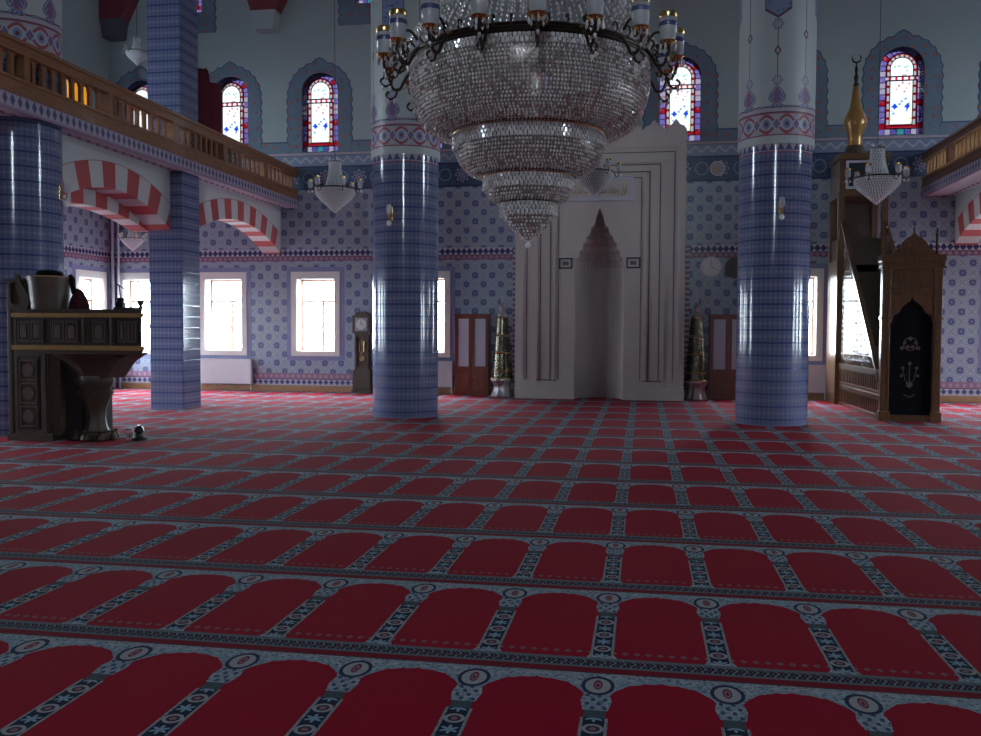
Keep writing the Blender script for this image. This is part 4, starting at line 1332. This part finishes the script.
        pr = [(y0r, rail_z(y0r) - .05), (y1r, rail_z(y1r) - .05), (y1r, rail_z(y1r) + .05), (y0r, rail_z(y0r) + .05)]
        MB().prism(pr, sx - .03, sx + .06, 'yz').build('stair_rail', 'minbar_wood', side)
    # steps
    for i in range(9):
        y0 = .30 + i * .34
        MB().box(.10, WX - .10, y0, YE, .02 + i * .3, .32 + i * .3 - .0).build('step', 'dark_wood', t)
    # tower
    TY0, TY1 = 3.50, 4.45
    TX1 = WX - .06
    for x0 in (-.04, TX1 - .08):
        for y0 in (TY0, TY1 - .10):
            MB().box(x0, x0 + .12, y0, y0 + .10, 0, 4.35, .006).build('tower_post', 'minbar_wood', t)
    MB().box(.0, TX1, TY0 + .05, TY1, 2.9, 3.45).build('landing', 'dark_wood', t)
    MB().box(.06, TX1 - .06, TY1 - .06, TY1 - .02, 0, 4.35).build('tower_back', 'dark_wood', t)
    MB().box(-.04, .0, TY0 + .1, TY1 - .1, 0, 3.0).build('tower_side', 'minbar_wood', t)
    MB().box(TX1, TX1 + .04, TY0 + .1, TY1 - .1, 0, 3.0).build('tower_side', 'minbar_wood', t)
    MB().box(-.04, TX1 + .04, TY0 - .02, TY1, 4.30, 4.42, .01).box(-.02, TX1 + .02, TY0 + .02, TY1, 4.42, 5.06).box(-.06, TX1 + .06, TY0 - .04, TY1 + .02, 5.06, 5.18, .012).build('canopy', 'minbar_wood', t)
    MB().prism(rect(.10, TX1 - .04, 4.46, 5.04), TY0 - .01, TY0 + .02, 'xz', [rect(.15, TX1 - .09, 4.51, 4.99)]).build('panel_frame', 'white_panel', t, label='white frame')
    MB().box(.15, TX1 - .09, TY0 + .005, TY0 + .02, 4.51, 4.99).build('dark_panel', 'mirror_dark', t)
    sp = (.36, 3.98, 0)
    MB().lathe([(.26, 5.18), (.24, 5.26), (.19, 5.36), (.17, 5.42)], sp, 24).build('spire_base', 'dark_wood', t, 30)
    MB().lathe([(.145, 5.42), (.14, 5.55), (.15, 5.66), (.22, 5.82), (.235, 5.92), (.20, 6.05), (.13, 6.18), (.10, 6.32), (.065, 6.6), (.05, 6.66)], sp, 28).build('spire', 'gold_paint', t, 50, label='golden onion shaped spire')
    MB().lathe([(.045, 6.64), (.06, 6.70), (.03, 6.75), (.05, 6.85), (.025, 6.92), (.035, 7.02), (.012, 7.1), (.012, 7.16)], sp, 14).build('spire_tip', 'dark_metal', t, 40)
    MB().tube([(sp[0] + .09 * math.cos(a), sp[1], 7.25 + .09 * math.sin(a)) for a in [math.radians(125 + k * 29) for k in range(11)]], [.004, .010, .015, .018, .020, .020, .020, .018, .015, .010, .004], 6).build('crescent', 'dark_metal', t)
simple('embroidery', (.13, .08, .08), .6, vary=.3, scale=30)
simple('mirror_dark', (.03, .04, .05), .12, vary=.2, spec=.8)
g = G('minbar_gloss')
nn = g.voro(16)
M['minbar_gloss'] = g.bsdf(g.mix(nn, (.10, .055, .03), (.20, .11, .06)), .16, normal=g.bump(nn, .6, .02), spec=.9, coat=.8)
minbar()

# ------------------------------------------------------------------ great chandelier
def beads(m, prof, per_ring, size, jit=.6):
    """rows of octahedral crystals following a profile of (r, z)"""
    L = [0]
    for (r0, z0), (r1, z1) in zip(prof, prof[1:]): L.append(L[-1] + math.hypot(r1 - r0, z1 - z0))
    rows = max(2, int(L[-1] / (size * 2.15)))
    for j in range(rows + 1):
        s = L[-1] * j / rows
        i = 0
        while i < len(L) - 2 and L[i + 1] < s: i += 1
        u = (s - L[i]) / max(1e-6, L[i + 1] - L[i])
        r = prof[i][0] + (prof[i + 1][0] - prof[i][0]) * u
        z = prof[i][1] + (prof[i + 1][1] - prof[i][1]) * u
        n = max(5, int(2 * PI * r / (size * per_ring)))
        for k in range(n):
            a = 2 * PI * (k + .5 * (j % 2)) / n
            ca, sa = math.cos(a), math.sin(a)
            cx, cy = r * ca, r * sa
            th = random.uniform(-jit, jit) + a
            ct, st = math.cos(th), math.sin(th)
            h = size * 1.0; w = size * .8
            tl = random.uniform(-.55, .55) * size
            m.add([(cx + w * ct, cy + w * st, z + tl), (cx - w * st, cy + w * ct, z), (cx - w * ct, cy - w * st, z - tl), (cx + w * st, cy - w * ct, z), (cx, cy, z + h), (cx, cy, z - h)],
                  [(0, 1, 4), (1, 2, 4), (2, 3, 4), (3, 0, 4), (1, 0, 5), (2, 1, 5), (3, 2, 5), (0, 3, 5)])
    return m

def great_chandelier():
    t = thing('great_chandelier', 'huge four tiered crystal chandelier hanging in the centre', 'chandelier', (XC, 7.5, 0))
    tiers = [
        [(.965, 3.66), (.98, 3.60), (.98, 3.50), (.96, 3.38), (.92, 3.28), (.86, 3.19), (.77, 3.135), (.66, 3.12)],
        [(.618, 3.105), (.62, 3.05), (.60, 2.96), (.56, 2.88), (.49, 2.815), (.40, 2.79)],
        [(.365, 2.77), (.37, 2.73), (.355, 2.66), (.32, 2.60), (.25, 2.57)],
        [(.228, 2.56), (.232, 2.52), (.20, 2.45), (.15, 2.38), (.09, 2.32), (.03, 2.26)]]
    for i, pr in enumerate(tiers):
        rt, zt_ = pr[0]
        bl = MB(); nn_ = int(2 * PI * rt / .034)
        for row in range(3 if i else 2):
            for k in range(nn_):
                a = 2 * PI * (k + .5 * (row % 2)) / nn_ ; c, s = math.cos(a), math.sin(a)
                R_ = rt + .012; z_ = zt_ - .012 - row * .036
                w_, h_ = .0125, .016
                p = [(R_ * c - w_ * s, R_ * s + w_ * c, z_ - h_), (R_ * c + w_ * s, R_ * s - w_ * c, z_ - h_), (R_ * c + w_ * s, R_ * s - w_ * c, z_ + h_), (R_ * c - w_ * s, R_ * s + w_ * c, z_ + h_),
                     ((R_ + .008) * c, (R_ + .008) * s, z_ - .006), ((R_ - .008) * c, (R_ - .008) * s, z_)]
                bl.add(p, [(0, 1, 4), (1, 2, 4), (2, 3, 4), (3, 0, 4), (1, 0, 5), (2, 1, 5), (3, 2, 5), (0, 3, 5)])
        bl.build('rim_crystals', 'crystal_bright', t)
        b = beads(MB(), pr, 2.05, .0135 if i < 3 else .0145).build('crystal_bowl', 'crystal', t)
        inner = [(max(.004, r - .022), z) for r, z in pr]
        MB().lathe(inner, n=64, cap=False).build('bowl_lining', 'crystal_lining', b, 30)
        r0, z0 = pr[0]
        MB().ring(r0 + .004, .014 if i == 0 else .009, (0, 0, z0 + .012), 72, 6).build('bowl_rim', 'dark_metal' if i == 0 else 'brass', b)
        rb, zb = pr[-1]
        if i < 3: MB().ring(rb, .008, (0, 0, zb), 48, 6).build('lower_rim', 'dark_metal', b)
    # crystal drop at the tip
    MB().lathe([(0, 0), (.022, .02), (.026, .04), (.012, .07), (0, .08)], (0, 0, 2.19), 10).build('tip_drop', 'crystal', t)
    # ring frame with scrollwork
    m = MB().ring(1.0, .016, (0, 0, 3.69), 72, 8).ring(.93, .016, (0, 0, 3.74), 72, 6)
    for k in range(48):
        a = 2 * PI * k / 48; c, s = math.cos(a), math.sin(a)
        m.tube([((1.02 + dx) * c, (1.02 + dx) * s, 3.70 + dz) for dx, dz in ((0, 0), (.03, .03), (.02, .07), (-.01, .085), (-.02, .06))], .009, 5)
    m.build('ring_frame', 'dark_metal', t)
    m = MB()
    for k in range(3):
        a = PI * k / 3; c, s = math.cos(a), math.sin(a)
        m.tube([(-1.0 * c, -1.0 * s, 3.72), (1.0 * c, 1.0 * s, 3.72)], .014, 6)
    m.tube([(0, 0, 2.3), (0, 0, 5.6)], .02, 8)
    m.build('inner_frame', 'brass', t)
    # arms with lamps
    N = 18
    arm = MB()
    P = [(1.0, 3.70), (1.06, 3.62), (1.10, 3.55), (1.15, 3.55), (1.18, 3.60), (1.195, 3.65), (1.185, 3.70)]
    arm.tube(smooth_path([(r, 0, z) for r, z in P]), .013, 6)
    arm.tube(smooth_path([(1.02, 0, 3.74), (1.08, 0, 3.80), (1.15, 0, 3.78), (1.17, 0, 3.71), (1.13, 0, 3.67), (1.10, 0, 3.71)]), .011, 6)
    arm.tube(smooth_path([(1.12, 0, 3.56), (1.14, 0, 3.49), (1.19, 0, 3.47), (1.22, 0, 3.51), (1.19, 0, 3.54)]), .010, 6)
    a0 = arm.build('arm', 'dark_metal', t)
    cup = MB().lathe([(.02, 0), (.05, .02), (.066, .04), (.02, .05)], (1.185, 0, 3.68), 16).build('cup', 'brass', a0, 40)
    shade = MB().lathe([(.045, 0), (.062, .03), (.066, .09), (.064, .17)], (1.185, 0, 3.72), 16, .03, 8).build('lamp_glass', 'lamp_glass', a0, 40)
    band = MB().lathe([(.069, 0), (.071, .015), (.069, .035)], (1.185, 0, 3.825), 16, cap=False).build('blue_band', 'blue_glass', a0, 40)
    crown = MB().lathe([(.066, 0), (.070, .02), (.066, .045), (.055, .05)], (1.185, 0, 3.89), 16).build('gold_crown', 'brass', a0, 40)
    drops = MB()
    for q in range(8):
        an = q * PI / 4
        drops.lathe([(0, 0), (.011, .02), (.007, .05), (0, .055)], (1.185 + .062 * math.cos(an), .062 * math.sin(an), 3.64), 6)
    singles = []
    for (r, z) in ((1.15, 3.425), (1.205, 3.43), (1.1855, 3.57)):
        singles.append(MB().lathe([(0, 0), (.014, .025), (.008, .05), (0, .06)], (r, 0, z), 6).build('crystal_drop', 'crystal', a0))
    drops = drops.build('crystal_drops', 'crystal', a0)
    kids = [cup, shade, band, crown, drops] + singles
    for k in range(1, N):
        c = a0.copy(); COL.objects.link(c); c.parent = t; c.rotation_euler = (0, 0, 2 * PI * k / N)
        for q in kids:
            d = q.copy(); COL.objects.link(d); d.parent = c
    a0.rotation_euler = (0, 0, 0)
    # bead curtain rising to the crown
    m = MB()
    ns = 76
    for k in range(ns):
        a = 2 * PI * k / ns; c, s = math.cos(a), math.sin(a)
        for j in range(52):
            u = j / 51
            r = .82 * (1 - u) ** 1.6 + .22; z = 3.78 + 1.9 * u
            h, w = .018, .012
            cx, cy = r * c, r * s
            m.add([(cx + w, cy, z), (cx, cy + w, z), (cx - w, cy, z), (cx, cy - w, z), (cx, cy, z + h), (cx, cy, z - h)],
                  [(0, 1, 4), (1, 2, 4), (2, 3, 4), (3, 0, 4), (1, 0, 5), (2, 1, 5), (3, 2, 5), (0, 3, 5)])
    m.build('bead_curtain', 'crystal', t)
    MB().ring(.24, .02, (0, 0, 5.68), 32, 6).ring(.12, .02, (0, 0, 5.75), 24, 6).tube([(-.24, 0, 5.68), (.24, 0, 5.68)], .012, 6).build('crown_ring', 'dark_metal', t)
    MB().tube([(0, 0, 5.6), (0, 0, ZC)], .012, 6).build('chain', 'dark_metal', t)
great_chandelier()

# ------------------------------------------------------------------ small chandeliers
def small_chandelier():
    t = thing('small_chandelier', 'small crystal chandelier hanging left of the left round column', 'chandelier', (-5.95, 17, 3.80), 0, None)
    # local z=0 at the tip
    pr = [(.375, .44), (.385, .40), (.37, .34), (.31, .26), (.22, .18), (.12, .09), (.02, .0)]
    b = beads(MB(), pr, 2.1, .021).build('crystal_bowl', 'crystal_small', t)
    MB().lathe([(max(.003, r - .02), z) for r, z in pr], n=32, cap=False).build('bowl_lining', 'small_lining', b, 30)
    MB().ring(.39, .014, (0, 0, .45), 40, 6).build('rim', 'dark_metal', t)
    pr = [(.20, .47), (.165, .58), (.13, .72), (.115, .86), (.12, .96)]
    nb = beads(MB(), pr, 2.1, .021).build('bead_neck', 'crystal_small', t)
    MB().lathe([(r - .02, z) for r, z in pr], n=24, cap=False).build('neck_lining', 'small_lining', nb, 30)
    MB().ring(.125, .010, (0, 0, .97), 24, 6).build('crown_ring', 'dark_metal', t)
    for k in range(4): MB().lathe([(0, 0), (.02, .015), (.022, .05), (.0, .075)], (.11 * math.cos(k * PI / 2 + .6), .11 * math.sin(k * PI / 2 + .6), .978), 8).build('crown_lamp', 'clear_bulb', t)
    arm = MB().tube([(.38, 0, .45), (.42, 0, .38), (.455, 0, .36), (.485, 0, .40), (.49, 0, .46)], .010, 6).build('arm', 'dark_metal', t)
    cu = MB().lathe([(.015, 0), (.045, .02), (.05, .05), (.05, .13), (.04, .14)], (.49, 0, .46), 12).build('lamp_glass', 'lamp_glass', arm, 40)
    br = MB().lathe([(.05, 0), (.052, .03), (.03, .04)], (.49, 0, .60), 12).build('gold_crown', 'brass', arm, 40)
    dr = MB()
    for q in range(5): dr.lathe([(0, 0), (.012, .03), (0, .06)], (.49 + .045 * math.cos(q * 1.257), .045 * math.sin(q * 1.257), .37), 6)
    dr = dr.build('crystal_drops', 'crystal_small', arm)
    for k in range(1, 6):
        c = arm.copy(); COL.objects.link(c); c.parent = t; c.rotation_euler = (0, 0, 2 * PI * k / 6)
        for q in (cu, br, dr):
            d = q.copy(); COL.objects.link(d); d.parent = c
    w = MB().tube([(0, 0, .02), (0, 0, 1.0)], .008, 6).build('stem', 'dark_metal', t)
    return t
g = G('small_lining')
M['small_lining'] = g.bsdf(g.mix(g.noise(40, 2), (.30, .32, .33), (.46, .48, .50)), .3, spec=.8)
sc0 = small_chandelier()
sc0.rotation_euler.z = .12
def wire(root, ztop):
    s = root.scale[0]
    h = (ztop - root.location.z) / s
    MB().tube([(0, 0, .98), (0, 0, h)], .006 / s, 5).build('wire', 'dark_metal', root)
def kids_of(o): return [c for c in bpy.data.objects if c.parent == o]
def dup_tree(o, parent=None):
    c = o.copy(); COL.objects.link(c)
    if parent: c.parent = parent
    for ch in kids_of(o): dup_tree(ch, c)
    return c
specs = [((4.05, 17, 3.78), 1.0, ZC, 'small crystal chandelier hanging in front of the minbar tower', .0),
         ((-.93, 17.0, 4.02), .95, ZC, 'small crystal chandelier half hidden behind the great chandelier', .12),
         ((-10.95, 18.15, 3.20), .58, 4.44, 'tiny crystal chandelier under the left gallery seen through the arch', .2),
         ((-11.3, 19.0, 7.45), .60, ZC, 'tiny dim chandelier high above the left gallery', .3)]
made = []
for loc, s, zt, lab, rz in specs:
    c = dup_tree(sc0); c.location = loc; c.scale = (s, s, s); c['label'] = lab; c.rotation_euler.z = rz
    made.append((c, zt))
wire(sc0, ZC)
for c, zt in made: wire(c, zt)
